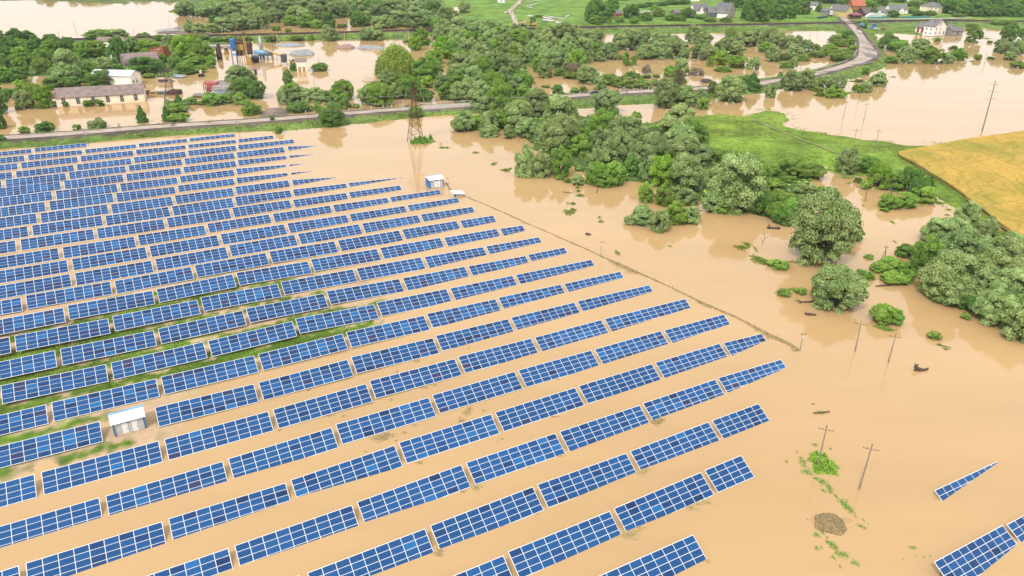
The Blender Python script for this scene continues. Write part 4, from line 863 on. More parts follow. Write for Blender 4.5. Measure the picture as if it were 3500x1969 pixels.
# fences
def fence(name, label, pts, h, m_, step=2.5, solid=True, rails=2):
    pts = catmull(pts, 4); t = empty(name, pts[0], 0, label, 'fence'); o = pts[0]; mb = MB(); acc = 0; last = None
    for i in range(len(pts) - 1):
        a, b = pts[i] - o, pts[i + 1] - o
        if solid: mb.poly([a, b, b + Vector((0, 0, h)), a + Vector((0, 0, h))]); n_ = (b - a).cross(Vector((0, 0, 1))).normalized() * .08; mb.poly([a + n_, b + n_, b + n_ + Vector((0, 0, h)), a + n_ + Vector((0, 0, h))]); mb.poly([a + Vector((0, 0, h)), b + Vector((0, 0, h)), b + n_ + Vector((0, 0, h)), a + n_ + Vector((0, 0, h))])
        else:
            for r in range(rails): z = Vector((0, 0, h * (1 - .4 * r) - .1)); mb.bar(a + z, b + z, .05)
    mb.build('panel' if solid else 'rail', m_, t)
    mb = MB(); d = 0; 
    for i in range(len(pts) - 1):
        L_ = (pts[i + 1] - pts[i]).length; k = 0
        while d < L_: p = pts[i].lerp(pts[i + 1], d / L_) - o; mb.bar(p - Vector((0, 0, .5)), p + Vector((0, 0, h + .1)), .09); d += step
        d -= L_
    mb.build('posts' if 0 else 'post', m_, t); return t
fence('mesh_fence', 'long green screen fence along the gravel road', [G(P(3, 0, x, y), 1.7) for x, y in ((1330, 188), (1480, 186), (1635, 183))], 2.2, m_teal)
fence('mesh_fence', 'short dark green fence beside the village gardens', [G(P(3, 0, x, y), 1.7) for x, y in ((1000, 190), (1120, 190), (1230, 188))], 2.0, m_teal)
fence('picket_fence', 'red and white picket fence in front of the farm', [q_(x, y) for x, y in ((1985, 238), (2180, 234), (2385, 232))], 1.6, mat('pink_paint', (.62, .40, .34), (.5, .25, .2), scale=.4), 3, False)
fence('board_fence', 'dark blue board fence at the left of the village lane', [G(P(3, 0, x, y), 1.7) for x, y in ((490, 190), (560, 183), (600, 176))], 1.8, mat('navy_board', (.07, .10, .16), scale=1))
fence('guard_rail', 'rusty white guard rail round the outside of the road bend', [G(P(3, 0, x, y), ROAD_Z) for x, y in ((1085, 590), (1103, 530), (1090, 470), (1050, 420), (1000, 360))], 1.0, m_conc, 4, False, 1)
# ---- transformer kiosks in the solar park
A, B = G(P(0, 3, 1165, 50)), G((499.5, 1464.5)); c, a, L_ = frame_of(A, B); h = L_ / 2; dp = 3.4; wh = 2.75
t = empty('transformer_kiosk', c, a, 'large grey transformer kiosk with blue corners and two white doors, nearest the camera', 'kiosk')
def kiosk(t, h, dp, wh, doors, sideblue=False, bl=.0):
    mlw = mat('kiosk_white', (1.15, 1.15, 1.15), (1.0, 1.0, 1.0), scale=1, rough=.5)
    MB().box(-h, h, 0, dp, -.5, wh).build('wall', m_grey if not sideblue else [m_grey, m_blue][0], t)
    for x in (-h, h):
        for y in (0, dp): MB().box(x - .13, x + .13, y - .13, y + .13, -.5, wh + .02).build('corner_trim', m_blue, t)
    if sideblue: MB().box(-h - .05, -h - .01, .14, dp - .14, -.3, wh - .1).build('side_cladding', m_blue, t)
    MB().box(-h + .14, h - .14, -.035, -.005, wh - .16, wh - .02).build('eaves_trim', m_blue, t)
    mb = MB(); k = 0; rh = .75; o = .35
    mb.v += [(-h - o, -o, wh), (h + o, -o, wh), (-h - o, dp * .55, wh + rh), (h + o, dp * .55, wh + rh), (-h - o, dp + o, wh), (h + o, dp + o, wh)]
    mb.f += [(0, 1, 3, 2), (2, 3, 5, 4), (0, 4, 5, 1)]; mb.mi += [0, 0, 0]; mb.f += [(0, 2, 4), (1, 5, 3)]; mb.mi += [0, 0]
    for i in range(int((2 * h + 2 * o) / .3)):
        x = -h - o + .1 + i * .3; mb.bar((x, -o, wh + .03), (x, dp * .55, wh + rh + .03), .035); mb.bar((x, dp * .55, wh + rh + .03), (x, dp + o, wh + .03), .035)
    rf = mb.build('roof', mlw, t); MB().box(-h - o, h + o, dp * .56, dp * .56 + .55, wh + rh - .12, wh + rh + .06).build('ridge_band', mat('sky_blue_paint', (.16, .45, .80), scale=1, rough=.5), rf)
    for u_, w_ in doors:
        d_ = MB().box(u_, u_ + w_, -.05, .02, .15, wh - .45).build('door', mlw, t); MB().box(u_ + w_ - .16, u_ + w_ - .08, -.11, -.05, 1.0, 1.2).build('handle', m_dark, d_)
    MB().box(-.25, .1, -.04, .0, wh - .5, wh - .3).build('vent', m_steel, t); MB().box(-h + .3, -h + .75, -.04, 0, wh - .45, wh - .25).build('plate', m_white, t)
kiosk(t, h, dp, wh, ((-h * .48, .95), (h * .18, .9)))
A, B = zk(413, 380), zk(672, 345); c, a, L_ = frame_of(A, B); h = L_ / 2
t = empty('transformer_kiosk', c, a, 'smaller transformer kiosk with bright blue gable wall, by the end of the panel rows', 'kiosk')
kiosk(t, h, 4.2, 3.0, ((-h * .36, 1.15), (h * .02, 1.15)), True); MB().box(-h * .4, h * .27, -.03, 0.0, .05, 2.75).build('door_frame', m_blue, t)
A, B = zk(905, 535), zk(1050, 520); c, a, L_ = frame_of(A, B)
t = empty('pump_shed', zk(965, 537), a, 'tilted white roofed hut sinking at the fence line', 'hut'); t.rotation_euler = (R(5), R(9), a + R(4))
MB().box(-1.7, 1.8, 0, 2.2, -1.5, 1.0).build('wall', m_grey, t); MB().box(-2.2, 2.3, -.4, 2.8, 1.02, 1.12).build('roof', m_white, t); MB().box(-1.3, -.8, -.05, .02, -.1, .6).build('window', m_pane, t); MB().box(.8, 1.4, -.05, .02, -.2, .4).build('vent', m_white, t)
# ------------------------------------------------------------------ trees and bushes
def leafmat(name, dark, light, trans=.3):
    m = bpy.data.materials.new(name); m.use_nodes = True; n, l = m.node_tree.nodes, m.node_tree.links; b = n['Principled BSDF']
    b.inputs['Roughness'].default_value = .7; b.inputs['Specular IOR Level'].default_value = .12
    at = n.new('ShaderNodeAttribute'); at.attribute_name = 'lc'
    sx = n.new('ShaderNodeSeparateColor'); l.new(at.outputs['Color'], sx.inputs[0])
    mx = n.new('ShaderNodeMixRGB'); mx.inputs['Color1'].default_value = (*dark, 1); mx.inputs['Color2'].default_value = (*light, 1); l.new(sx.outputs[0], mx.inputs['Fac'])
    oi = n.new('ShaderNodeObjectInfo'); hs = n.new('ShaderNodeHueSaturation')
    def mr(a, b_, src, lo=0, hi=1):
        z = n.new('ShaderNodeMapRange'); z.inputs[1].default_value = lo; z.inputs[2].default_value = hi; z.inputs[3].default_value = a; z.inputs[4].default_value = b_; l.new(src, z.inputs[0]); return z.outputs[0]
    l.new(mr(.486, .508, oi.outputs['Random']), hs.inputs['Hue']); 
    ms = n.new('ShaderNodeMath'); ms.operation = 'FRACT'; mm = n.new('ShaderNodeMath'); mm.operation = 'MULTIPLY'; mm.inputs[1].default_value = 7.31; l.new(oi.outputs['Random'], mm.inputs[0]); l.new(mm.outputs[0], ms.inputs[0])
    l.new(mr(.80, 1.16, ms.outputs[0]), hs.inputs['Value'])
    l.new(mx.outputs['Color'], hs.inputs['Color']); l.new(hs.outputs['Color'], b.inputs['Base Color'])
    tr = n.new('ShaderNodeBsdfTranslucent'); l.new(hs.outputs['Color'], tr.inputs['Color']); ad = n.new('ShaderNodeMixShader'); ad.inputs['Fac'].default_value = trans
    l.new(b.outputs[0], ad.inputs[1]); l.new(tr.outputs[0], ad.inputs[2]); l.new(ad.outputs[0], n['Material Output'].inputs['Surface'])
    return m
LM = {
    'w': leafmat('willow_leaves', (.098, .180, .042), (.42, .53, .21)),
    'b': leafmat('green_leaves', (.086, .185, .026), (.30, .48, .085)),
    'y': leafmat('yellow_green_leaves', (.12, .25, .025), (.32, .50, .07)),
    'd': leafmat('dark_leaves', (.055, .135, .026), (.20, .36, .07)),
    's': leafmat('scrub_leaves', (.09, .17, .028), (.30, .42, .085)),
    'r': leafmat('birch_leaves', (.10, .20, .045), (.23, .36, .10)),
    'c': leafmat('conifer_leaves', (.055, .15, .03), (.13, .27, .055)),
    'p': leafmat('weeping_leaves', (.20, .32, .04), (.42, .56, .11)),
    'q': leafmat('brown_twigs', (.20, .17, .11), (.34, .28, .19)),
    'g': leafmat('grass_blades', (.080, .135, .016), (.185, .270, .038)),
    'z': leafmat('wet_straw', (.16, .12, .05), (.38, .29, .14), 0),
}
m_bark = mat('bark', (.14, .11, .085), (.08, .06, .05), scale=4, rough=.95, bump=.3)
def crown_np(kind, size, seed):
    """unit crown: width 1, height 1, made of many small leaf faces gathered in clumps"""
    g = np.random.default_rng(seed)
    nl = int({'L': 26000, 'M': 10000, 'S': 3200}[size] * (.3 if kind == 'q' else 1)); K = {'L': 95, 'M': 52, 'S': 26}[size]; ls = {'L': .0165, 'M': .027, 'S': .048}[size]
    if kind == 'p':
        n = nl; ns = n // 26; a = g.random(ns) * 2 * np.pi; r = np.sqrt(g.random(ns)) * .5; top = 1 - 1.1 * r ** 2 * 2 + g.normal(0, .04, ns); bx, by = r * np.cos(a), r * np.sin(a)
        k = g.integers(0, ns, n); t = g.random(n); x = bx[k] * (1 + .12 * t) + g.normal(0, .008, n); y = by[k] * (1 + .12 * t) + g.normal(0, .008, n)
        z = top[k] - t * (top[k] - .05) * np.clip(.3 + 1.6 * r[k], 0, .95) + .0; pos = np.stack([x, y, z], 1); nor = np.stack([x, y, .35 + 0 * x], 1); tone = (g.random(ns)[k] * .6 + .4 * g.random(n))
        el = 2.2; ls *= .8
    elif kind in 'cr':
        n = int(nl * .9); t = g.random(n) ** .8; prof = (1 - t) * .5 + .02 if kind == 'c' else .5 * np.sin(np.pi * np.clip(t * .9 + .08, 0, 1)) ** .7
        if kind == 'c': prof = np.minimum(prof * 1.25, .33 + .17 * (1 - t)) 
        a = g.random(n) * 2 * np.pi; lump = 1 + .22 * np.sin(a * 3 + t * 17 + seed) + .12 * np.sin(a * 5 - t * 31); r = prof * lump * (1 - .35 * g.random(n) ** 2)
        pos = np.stack([r * np.cos(a), r * np.sin(a), t], 1); nor = np.stack([np.cos(a), np.sin(a), .5 + 0 * a], 1); tone = .5 + .3 * np.sin(a * 3 + t * 17) + g.normal(0, .2, n); el = 1.4
    else:
        # clump centres over a domed, slightly irregular body
        lob = g.normal(0, 1, (5, 3)); cs = []
        while len(cs) < K:
            d = g.normal(0, 1, 3); d /= np.linalg.norm(d)
            if d[2] < -.75: continue
            rr = (1 + .13 * np.sin(lob[0] @ d * 2.2) + .09 * np.sin(lob[1] @ d * 4.5)) * (.80 + .22 * g.random())
            flat = {'s': .9, 'w': 1.0, 'b': .97, 'y': 1.0, 'd': .97, 'q': .8}[kind]
            c = np.array([d[0] * rr * .39, d[1] * rr * .39, .46 + d[2] * rr * .41 * flat])
            if g.random() < .10: c = np.array([d[0] * .2, d[1] * .2, .5 + .2 * d[2]])
            cs.append(c)
        cs = np.array(cs); pr = {'L': .098, 'M': .125, 'S': .165}[size] * (.65 + .7 * g.random(len(cs))); ct_ = g.random(len(cs))
        k = g.choice(len(cs), int(nl * 2.2), p=pr ** 2 / (pr ** 2).sum()); n = len(k)
        d = g.normal(0, 1, (n, 3)); d /= np.linalg.norm(d, axis=1)[:, None]; d[:, 2] = np.where(d[:, 2] < -.3, -d[:, 2], d[:, 2])
        rad_ = pr[k] * (.66 + .42 * g.random(n) ** .8) * (1.0 if kind != 'w' else 1.0 + .25 * (g.random(n) > .9))
        pos = cs[k] + d * rad_[:, None] * np.array([1, 1, .82]); nor = d + np.array([0, 0, .35])
        # leaves buried in another clump are dropped
        dd = np.linalg.norm(pos[:, None, :] - cs[None], axis=2) / pr[None]; dd[np.arange(n), k] = 9
        keep = (dd.min(1) > .8) | (g.random(n) < .07); keep &= pos[:, 2] > .0
        pos, nor, k = pos[keep][:nl], nor[keep][:nl], k[keep][:nl]; n = len(pos); tone = .25 + .5 * ct_[k] + g.normal(0, .2, n); el = {'w': 1.9, 's': 1.3, 'b': 1.2, 'y': 1.2, 'd': 1.2, 'q': 2.4}[kind]
    lo_, hi_ = np.percentile(pos, 1, axis=0), np.percentile(pos, 99, axis=0)
    if kind not in 'cr': pos = (pos - [(lo_[0] + hi_[0]) / 2, (lo_[1] + hi_[1]) / 2, max(lo_[2], 0)]) / [(hi_[0] - lo_[0]), (hi_[1] - lo_[1]), hi_[2] - max(lo_[2], 0)]
    nor = nor + g.normal(0, .55, (len(pos), 3)); nor /= np.linalg.norm(nor, axis=1)[:, None]
    ref = g.normal(0, 1, (len(pos), 3))
    if kind in 'pw': ref[:, 2] += 1.6
    u = ref - nor * (ref * nor).sum(1)[:, None]; u /= np.linalg.norm(u, axis=1)[:, None]; v = np.cross(nor, u)
    s = ls * (.55 + .9 * g.random(len(pos)))[:, None]; u = u * s * el / 1.2; v = v * s * .62
    bend = nor * s * .25
    V = np.stack([pos - u - bend, pos + v * 1.0 + bend * .6, pos + u - bend, pos - v * 1.0 + bend * .6], 1)
    V[..., 2] = np.maximum(V[..., 2], -.02)
    col = np.clip(tone, 0, 1)[:, None].repeat(3, 1)
    return V, col
_cr = {}
def crown_mesh(kind, size, var):
    key = (kind, size, var)
    if key not in _cr:
        V, col = crown_np(kind, size, hash((ord(kind), ord(size), var)) % 10000 + 7); _cr[key] = quads_np('crown', V, LM[kind], col)
    return _cr[key]
_tk = {}
def trunk_mesh(var, kind):
    if (var, kind) not in _tk:
        g = random.Random(var * 7 + 1); mb = MB()
        if kind in 'cr': mb.tube([(0, 0, -.1), (.005, 0, .4), (0, .005, .93)], [.03, .022, .006])
        else:
            f = (g.uniform(-.03, .03), g.uniform(-.03, .03), .24)
            mb.tube([(0, 0, -.12), (f[0] * .4, f[1] * .4, .1), f], [.042, .034, .026])
            for i in range(6):
                a = i * 1.05 + g.random(); r = g.uniform(.16, .34); zz = g.uniform(.5, .85)
                mb.tube([f, (f[0] + r * .5 * math.cos(a), f[1] + r * .5 * math.sin(a), (zz + .24) / 2 + .05), (f[0] + r * math.cos(a), f[1] + r * math.sin(a), zz)], [.022, .014, .005], 5)
        _tk[var, kind] = mesh_np('trunk', mb.v, mb.f, [m_bark])
    return _tk[var, kind]
NOUN = {'w': ('silvery willow', 'willow_tree'), 'b': ('mid green leafy tree', 'leafy_tree'), 'y': ('bright yellow green tree', 'leafy_tree'), 'd': ('dark green leafy tree', 'dark_leafy_tree'),
        's': ('olive green scrub bush', 'bush'), 'r': ('slim upright birch', 'birch_tree'), 'c': ('dark conical evergreen', 'conifer_tree'), 'p': ('weeping willow', 'weeping_willow'), 'q': ('bare brown twiggy bush', 'bush')}
ALLT = []
def tree_at(kind, c, w, h, area, turn=None):
    ALLT.append([kind, Vector(c), w, h, area])
def tree_box(kind, tile, xc, yt, yb, w, area):
    c_t, r_t = int(tile[0]), int(tile[1]); zg = .0
    base = G(P(c_t, r_t, xc, yb), zg); wm = w * ZT / ppm(base)
    back = Vector((base.x, base.y, 0)).normalized(); e = math.atan2(CAM_H, Vector((base.x, base.y, 0)).length)
    a = wm / 2; cen = base + back * a * .78
    D = (proj(cen)[1] - P(c_t, r_t, xc, yt)[1]) / ppm(cen)
    A = a * math.sin(e) * .85
    q = max((D * D - A * A) / (2 * D), 0.12 * D) if D > 0 else .5; h = 2 * q / math.cos(e)
    h = max(h, wm * .32, 1.0); h = min(h, 22)
    tree_at(kind, cen, wm * 1.06, h * 1.02, area)
def spec(area, tile, s):
    for w_ in s.split():
        k, r_ = w_[0], w_[1:].split(','); tree_box(k, tile, *[float(q) for q in r_], area)
spec('around the barn side yards', '00', 'y500,430,540,140 d690,400,530,130 b860,440,600,150 y975,440,590,190 d1210,420,650,170 w1190,310,400,180 b1000,360,440,240 w1330,400,560,140 b1420,450,560,130 y1520,420,520,180 w1690,370,460,100 y1480,500,580,90 w1060,600,720,140 b920,650,800,160 d1050,720,870,300 s900,840,890,100 d1490,600,755,270 c1340,650,700,70 d1200,660,710,80 s1500,740,790,110 b1640,560,640,90 y1850,400,620,200 b2040,430,640,230 y1950,390,600,180 d1780,600,700,120 b1880,640,755,180 b1970,560,660,200 y2130,570,690,90 b2040,660,735,90 w720,545,840,250 w640,690,860,200 d570,790,900,190 d720,785,895,190 b830,700,830,150 b760,560,700,120')
spec('left of the barn', '00', 'd110,895,990,140 y230,815,920,120 b340,845,1000,160 w260,930,1100,160 y460,890,1090,170 d10,960,1150,170 b0,870,940,60 d10,1160,1300,110')
spec('between the barn and the road', '00', 'b250,1275,1345,100 d455,1235,1335,180 b778,1255,1315,75 w985,1205,1300,150 c1438,1075,1240,95 c1685,1085,1225,85 b1800,1145,1235,180 b890,1015,1075,90 d1010,1005,1070,80 d665,1020,1075,60 c1810,960,1090,100 w1710,1010,1100,80 s1780,1090,1135,220 b1925,980,1055,120 s2030,1015,1060,90 b2155,945,1065,190 b2285,950,1045,110 w2430,690,900,260 w2360,760,900,140 d2450,820,1000,260 b2420,945,1060,120 b2510,1020,1170,130 b2530,880,1000,120 d30,1395,1460,70')
spec('behind the far railway', '00', 'w1880,30,160,200 w2040,60,170,220 w2230,40,160,200 w2400,20,170,220 w2530,60,180,150 d2150,160,230,90 w1910,215,330,100 w2000,240,340,130 w2130,250,335,120 w2250,200,325,180 w2400,160,310,200 w2520,180,300,150')
spec('behind the far railway', '10', 'w60,110,290,180 d740,150,290,130 b520,160,280,180 b350,170,260,150 b620,210,290,110 s205,265,310,80 s325,290,325,60 d1030,150,270,150 s870,240,280,90 w1020,20,150,140 w200,100,230,180 w430,80,220,200 w600,60,200,180 w800,40,180,200 w150,0,130,200 w330,-10,120,200 w520,-10,110,200 w700,-20,100,180 w880,-30,80,180 d1180,20,110,150 w1340,20,160,170 w1470,10,130,150 w1620,30,160,170 d1790,50,200,160 w1200,60,160,150 w1430,130,270,190 w1600,140,290,190 w1330,170,290,150 w1730,130,280,180 w1230,190,270,130 w1900,90,250,150 b1830,190,300,140 d1100,180,260,120 w1960,100,220,160 w2095,40,140,110 d60,-30,40,200 d1010,-50,40,160')
spec('on the bank below the railway', '10', 'w745,270,415,150 w1110,300,410,130 w1210,265,410,140 w155,355,430,110 s415,360,415,120 y555,355,410,60 b1660,300,460,150 s1520,395,430,80 y1600,380,510,120 b1700,390,460,120')
spec('on the bank below the railway', '00', 's1450,340,400,120 b2180,390,430,120 s2050,385,420,110 s2300,375,425,140 s2470,370,420,120 b1620,385,430,110')
spec('beside the flooded works yard', '10', 'b640,640,720,150 d380,645,715,80 r330,720,880,90 y350,850,960,180 w300,890,1055,130 w400,880,1040,180 w500,900,1040,130 w620,890,1030,200 w700,920,1030,150 b770,950,1030,100 b870,825,1010,210 b880,950,1100,130 d430,1030,1140,190 b540,1060,1120,80 b630,1030,1120,70 d765,1070,1280,225 d235,1280,1345,70 d170,1200,1255,40 d20,835,1000,160 b0,1065,1150,110 s1010,1045,1090,70 s930,1040,1085,60')
spec('left of the central wood', '10', 'p1410,500,770,380 b1740,590,800,260 y1800,520,650,150 y1870,385,560,180 b1960,420,600,190 w1340,720,860,180 b1250,850,1075,250 w1150,870,1060,190 w1420,860,1000,170 b1450,770,900,190 b1560,780,1000,190 y1720,775,890,120 b1870,800,890,120 d1770,720,800,150 d1690,900,1030,180 b1600,1080,1190,130 b1650,640,780,160')
spec('in the central wood above the road', '10', 'w1880,230,430,190 w2050,200,390,190 w2230,240,400,190 w2400,230,380,170 w2530,270,400,150 w2020,330,560,190 b2180,340,520,180 w2350,330,540,190 w2500,370,560,180 w2120,440,640,180 w2260,470,660,180 w2420,530,740,200 w2060,560,740,200 b2300,600,800,180 w2200,560,760,170 w2540,560,700,160 w2050,660,860,230 w2200,700,920,200 b2380,740,960,200 w2530,700,900,170 b1920,850,1010,180 w2080,850,1040,220 w2280,880,1120,240 b2460,840,1150,230 w2150,700,850,180')
spec('in the central wood above the road', '20', 'w330,300,440,120 w500,250,430,200 w640,270,420,180 w760,330,470,160 b60,300,420,150 b160,320,470,170 w240,380,600,190 w380,370,600,200 w560,400,620,190 w700,410,640,190 w860,300,430,110 w300,500,700,180 w430,490,690,180 y460,430,600,110 y650,530,720,160 w560,550,700,130 w330,620,790,130 b480,690,765,110 q600,640,740,150 w100,480,640,150 b30,470,640,150 w60,610,790,160 w130,720,900,170 w30,800,960,180 b240,930,1120,200 b120,880,1010,150 s610,735,795,170 d460,865,955,110 s630,885,940,90 s720,870,930,80 s340,865,885,70')
spec('in the thicket above the road', '20', 'w760,680,850,190 w880,780,910,120 w960,450,600,160 w880,530,620,110 b850,440,580,130 w1000,450,605,110 w1130,310,510,210 w1250,350,510,180 w1340,300,400,100 w1500,320,440,170 w1480,440,600,180 w1330,470,600,160 w1620,390,590,180 w1710,440,590,120 w1830,280,440,160 w1930,330,430,150 w1910,370,470,130 w1930,460,605,220 w2130,400,570,190 w2250,430,580,150 w2320,330,470,190 s2200,290,400,110 w2500,300,470,150 b2540,430,530,120 y2085,520,660,120 b1990,575,670,70 b2250,570,690,170 w2415,590,700,120 s2120,670,725,150 b1145,545,665,60 b1215,570,665,60 s1090,550,605,50 w1700,610,770,130 b1590,670,780,120 q1850,685,760,150 q1960,790,835,110 q1350,650,740,90 s990,750,860,180 s1130,770,890,200 s1300,800,890,200 s1430,800,870,90 s1190,720,790,110 b1270,740,790,60 s1350,775,790,100 s1450,765,780,80 w1420,410,560,130 w1060,340,500,110')
spec('along the road embankment', '20', 'd1675,770,870,120 d2015,850,960,80 w2180,800,1035,280 c2410,770,930,150 w1530,830,1095,230 w1720,880,1080,200 w1890,910,1060,160 b1910,990,1105,110 w945,925,1150,250 s2310,765,820,110 s2380,755,800,120')
spec('along the road embankment', '30', 'w20,860,985,100 w1090,735,870,155 w980,830,930,110 y900,860,935,100 s915,805,830,90 d975,690,755,75 w230,740,920,190 w370,720,900,170 s490,870,920,120 w570,770,910,150 w690,770,900,140 b620,880,990,90 y720,900,990,110 s520,925,970,90 b120,730,770,45 s1240,570,640,120')
spec('inside the road bend', '30', 'w40,480,625,130 w20,310,500,150 w110,350,500,150 w220,370,480,150 w270,460,570,180 w370,420,540,130 w300,360,430,80 s170,540,610,150 s340,555,615,130 s480,515,580,140 b570,490,565,110 b480,450,515,90 b620,450,510,140 s720,500,625,210 d790,320,400,110 b820,370,460,100 s720,400,470,140 s840,470,530,90 s670,355,425,120 b165,625,690,100 w255,585,690,70 w2540,330,480,10 b700,560,620,120')
spec('in the water by the white house', '30', 'd1205,350,500,170 b1310,410,530,160 w1340,480,580,90 w1400,490,640,120 w1520,400,500,160 w1550,470,600,190 b1640,490,645,180 w1790,540,640,110 b1910,500,610,150 s1860,460,500,80 b2060,280,430,150 y2100,550,605,70 s2240,570,600,70 d2410,270,430,140 w2340,410,540,130 w2490,430,550,140 w2430,530,610,100 d2560,300,420,110 s2500,620,690,120 s2230,410,435,45 b1700,380,420,60')
spec('in the village', '20', 'd850,20,250,190 d930,80,210,180 d1010,20,150,120 b840,180,260,130 d1190,80,210,150 b1420,80,180,90 b1340,150,230,120 b1480,110,190,100 b1230,190,250,90 b1600,160,230,130 d1760,110,200,150 b1700,180,230,90 d2450,20,230,200 d2380,50,215,140 b2520,150,230,110 s1990,200,235,110 b1900,165,215,110 d2330,140,205,80 d205,200,260,55 b985,205,255,40 s270,165,195,80 d1300,60,95,110 d1400,45,85,120 d1500,30,75,120 d1600,15,65,120 d1720,5,60,130 d780,100,235,100 b1080,190,245,90 s2150,190,235,110 d2560,-10,120,160 d2300,-20,100,150 d2200,-30,60,140 d1100,-20,20,120')
spec('in the village', '30', 'd60,60,200,150 d30,-30,80,170 d210,90,205,130 d350,50,160,140 d300,-20,100,180 b190,-20,60,150 d500,75,140,60 d450,-30,60,160 d600,-20,50,150 d720,-10,60,110 d100,120,215,120 b280,60,160,120 d790,0,80,120 b1000,20,100,130 d1040,100,180,80 d1060,-30,60,150 d1250,130,190,110 b1080,60,100,90 d1300,-20,40,150 b1420,90,150,110 b1480,20,90,150 b1560,60,130,110 d1850,40,160,200 d1950,60,180,150 d2100,60,185,180 d2250,80,185,170 d2400,60,180,190 d2540,80,185,160 d1900,-30,60,200 d2150,-30,80,220 d2400,-20,90,220 d1700,-30,40,160 d1500,130,180,110 b1620,125,175,100 d2560,0,110,150 s1900,150,190,110 d1150,5,75,110 d930,100,170,60 s860,115,160,50 d950,230,300,70 s2300,220,265,110 s2430,215,270,110 s2040,235,275,90')
spec('in the riverside wood', '20', 'w60,1040,1310,240 w250,930,1190,230 w130,1210,1390,200 w480,1020,1400,330 w480,1200,1560,340 b900,1130,1430,220 d1000,1120,1320,170 w1150,1200,1500,340 w1650,1075,1400,360 b1240,1140,1270,100 w800,1170,1330,170 w330,1260,1460,190 w1680,1290,1560,300 w1400,1370,1620,220 y430,1020,1110,90 b740,1300,1500,170')
spec('in the riverside wood', '10', 'w2090,1145,1330,230 w2340,1265,1385,180 b2230,1170,1310,170 b2450,1130,1310,190 w2540,1270,1400,100')
spec('in the riverside wood', '21', 'w130,65,340,190 w290,90,345,170 b480,60,340,190 s480,315,365,80 s560,340,395,60 w820,60,310,170 w950,60,260,190 w660,320,420,120 b860,200,430,240 b1020,190,430,210 b930,290,445,150 w1060,-80,250,290 w1290,30,310,250 d1200,150,330,170 w1430,-60,260,250 w1700,-60,230,280 w1850,20,230,240 d1560,80,290,220 y1480,145,450,220 w1740,140,490,320 b1340,400,600,140 b1520,430,630,180 w1750,460,620,190 w2220,170,700,500 w2010,480,700,190 b2120,560,710,130 w1300,640,830,200 w1180,730,815,110 w1480,690,890,180 b1640,600,820,210 w1790,640,810,160 w1540,650,740,100 w2060,230,460,200 d2430,330,640,200')
spec('beside the green meadow', '21', 's2050,60,180,210 s2200,100,200,230 s2400,160,280,140 b2540,210,370,120 b2540,340,450,170 d2520,500,720,220 b2380,520,690,150')
spec('beside the green meadow', '31', 's200,130,350,280 s400,200,355,260 s60,220,330,170 s170,330,400,120 s60,360,470,170 w770,80,310,190 w370,390,540,200 y530,430,540,110 b130,480,620,230 b230,560,700,180 b60,600,780,180 d150,640,820,200 d990,150,290,200 y1100,210,450,230 b1250,270,470,210 d1400,250,480,200 d1520,350,560,210 b1560,430,600,220 b1220,510,660,190 b1370,500,650,190 y980,370,460,110 s900,335,395,70 w1980,590,820,200 y1170,650,685,80')
spec('in the flooded river bend', '31', 'w480,540,1240,540 d860,830,985,140 b90,1175,1265,190 w650,1260,1690,440')
spec('in the flooded river bend', '32', 's150,10,90,110 s320,0,70,100 b1110,170,370,190 b1250,210,380,180 s1660,435,520,120 s1980,250,320,90')
spec('in the right edge wood', '31', 'd1380,1010,1150,200 w1700,760,1020,330 w1880,770,980,240 b1560,960,1340,260 w1950,930,1350,500 w1760,1130,1600,460 w2230,980,1420,450 w2440,920,1180,260 w2170,760,940,180 b2050,930,1060,150 b1230,1140,1290,230 b1130,1180,1300,190 b1340,1180,1300,170 b1250,1290,1420,230 b1370,1270,1400,140 d940,1260,1320,90 b1010,1290,1370,100 b1010,1115,1160,80 w2540,1050,1250,200 d1480,1090,1350,110')
spec('in the right edge wood', '32', 'w1850,-160,180,420 w2180,-150,270,450 w2450,-150,330,400 w2250,60,400,360 w2500,180,540,300 d2050,60,250,260 b1700,40,140,170')
# two-tree thin out of near coincident picks, then build
rng = random.Random(8)
def far_fill(area, poly, n, kinds, wr, hr, mind):
    xs = [p.x for p in poly]; ys = [p.y for p in poly]; tries = 0; got = 0
    pa = np.array
    while got < n and tries < n * 60:
        tries += 1; x, y = rng.uniform(min(xs), max(xs)), rng.uniform(min(ys), max(ys))
        if not inside(pa([x]), pa([y]), poly)[0]: continue
        if any((t[1].x - x) ** 2 + (t[1].y - y) ** 2 < mind ** 2 for t in ALLT): continue
        w = rng.uniform(*wr); tree_at(rng.choice(kinds), (x, y, 0), w, rng.uniform(*hr), area); got += 1
far_fill('in the central wood above the road', PL('10 1850,560 2000,380 2350,330 2576,330 | 20 300,370 750,380 1050,500 1050,600 760,620 740,680 500,700 420,770 300,760 200,850 200,940 | 10 2100,1000 1850,990 1800,900 1900,800 1950,700'), 30, 'wwbbw', (7.5, 12), (7, 11), 6.5)
far_fill('in the riverside wood', PL('10 2000,1330 2100,1200 2576,1180 | 20 300,1150 700,1250 1200,1300 1700,1250 1850,1400 | 21 1950,150 2100,450 1500,420 900,300 450,250 0,100 | 10 2500,1420'), 12, 'wwbwb', (7, 11), (7, 10.5), 6)
far_fill('in the dark wood at upper left', PL('00 -150,430 0,440 180,400 400,430 560,480 640,600 640,740 540,760 330,790 200,830 0,850 -150,860'), 40, 'ddbdbds', (7.5, 11), (6.5, 9.5), 6.5)
NEARN = len(ALLT)
far_fill('v', PL('30 -100,-60 3000,-60 3000,120 1850,110 1500,30 1250,10 640,-5 0,40', 1.6), 90, 'dddbb', (9, 15), (8, 13), 8)
far_fill('v', PL('20 2300,-60 2576,-60 2576,180 2350,190', 1.6), 14, 'ddb', (9, 14), (8, 12), 7)
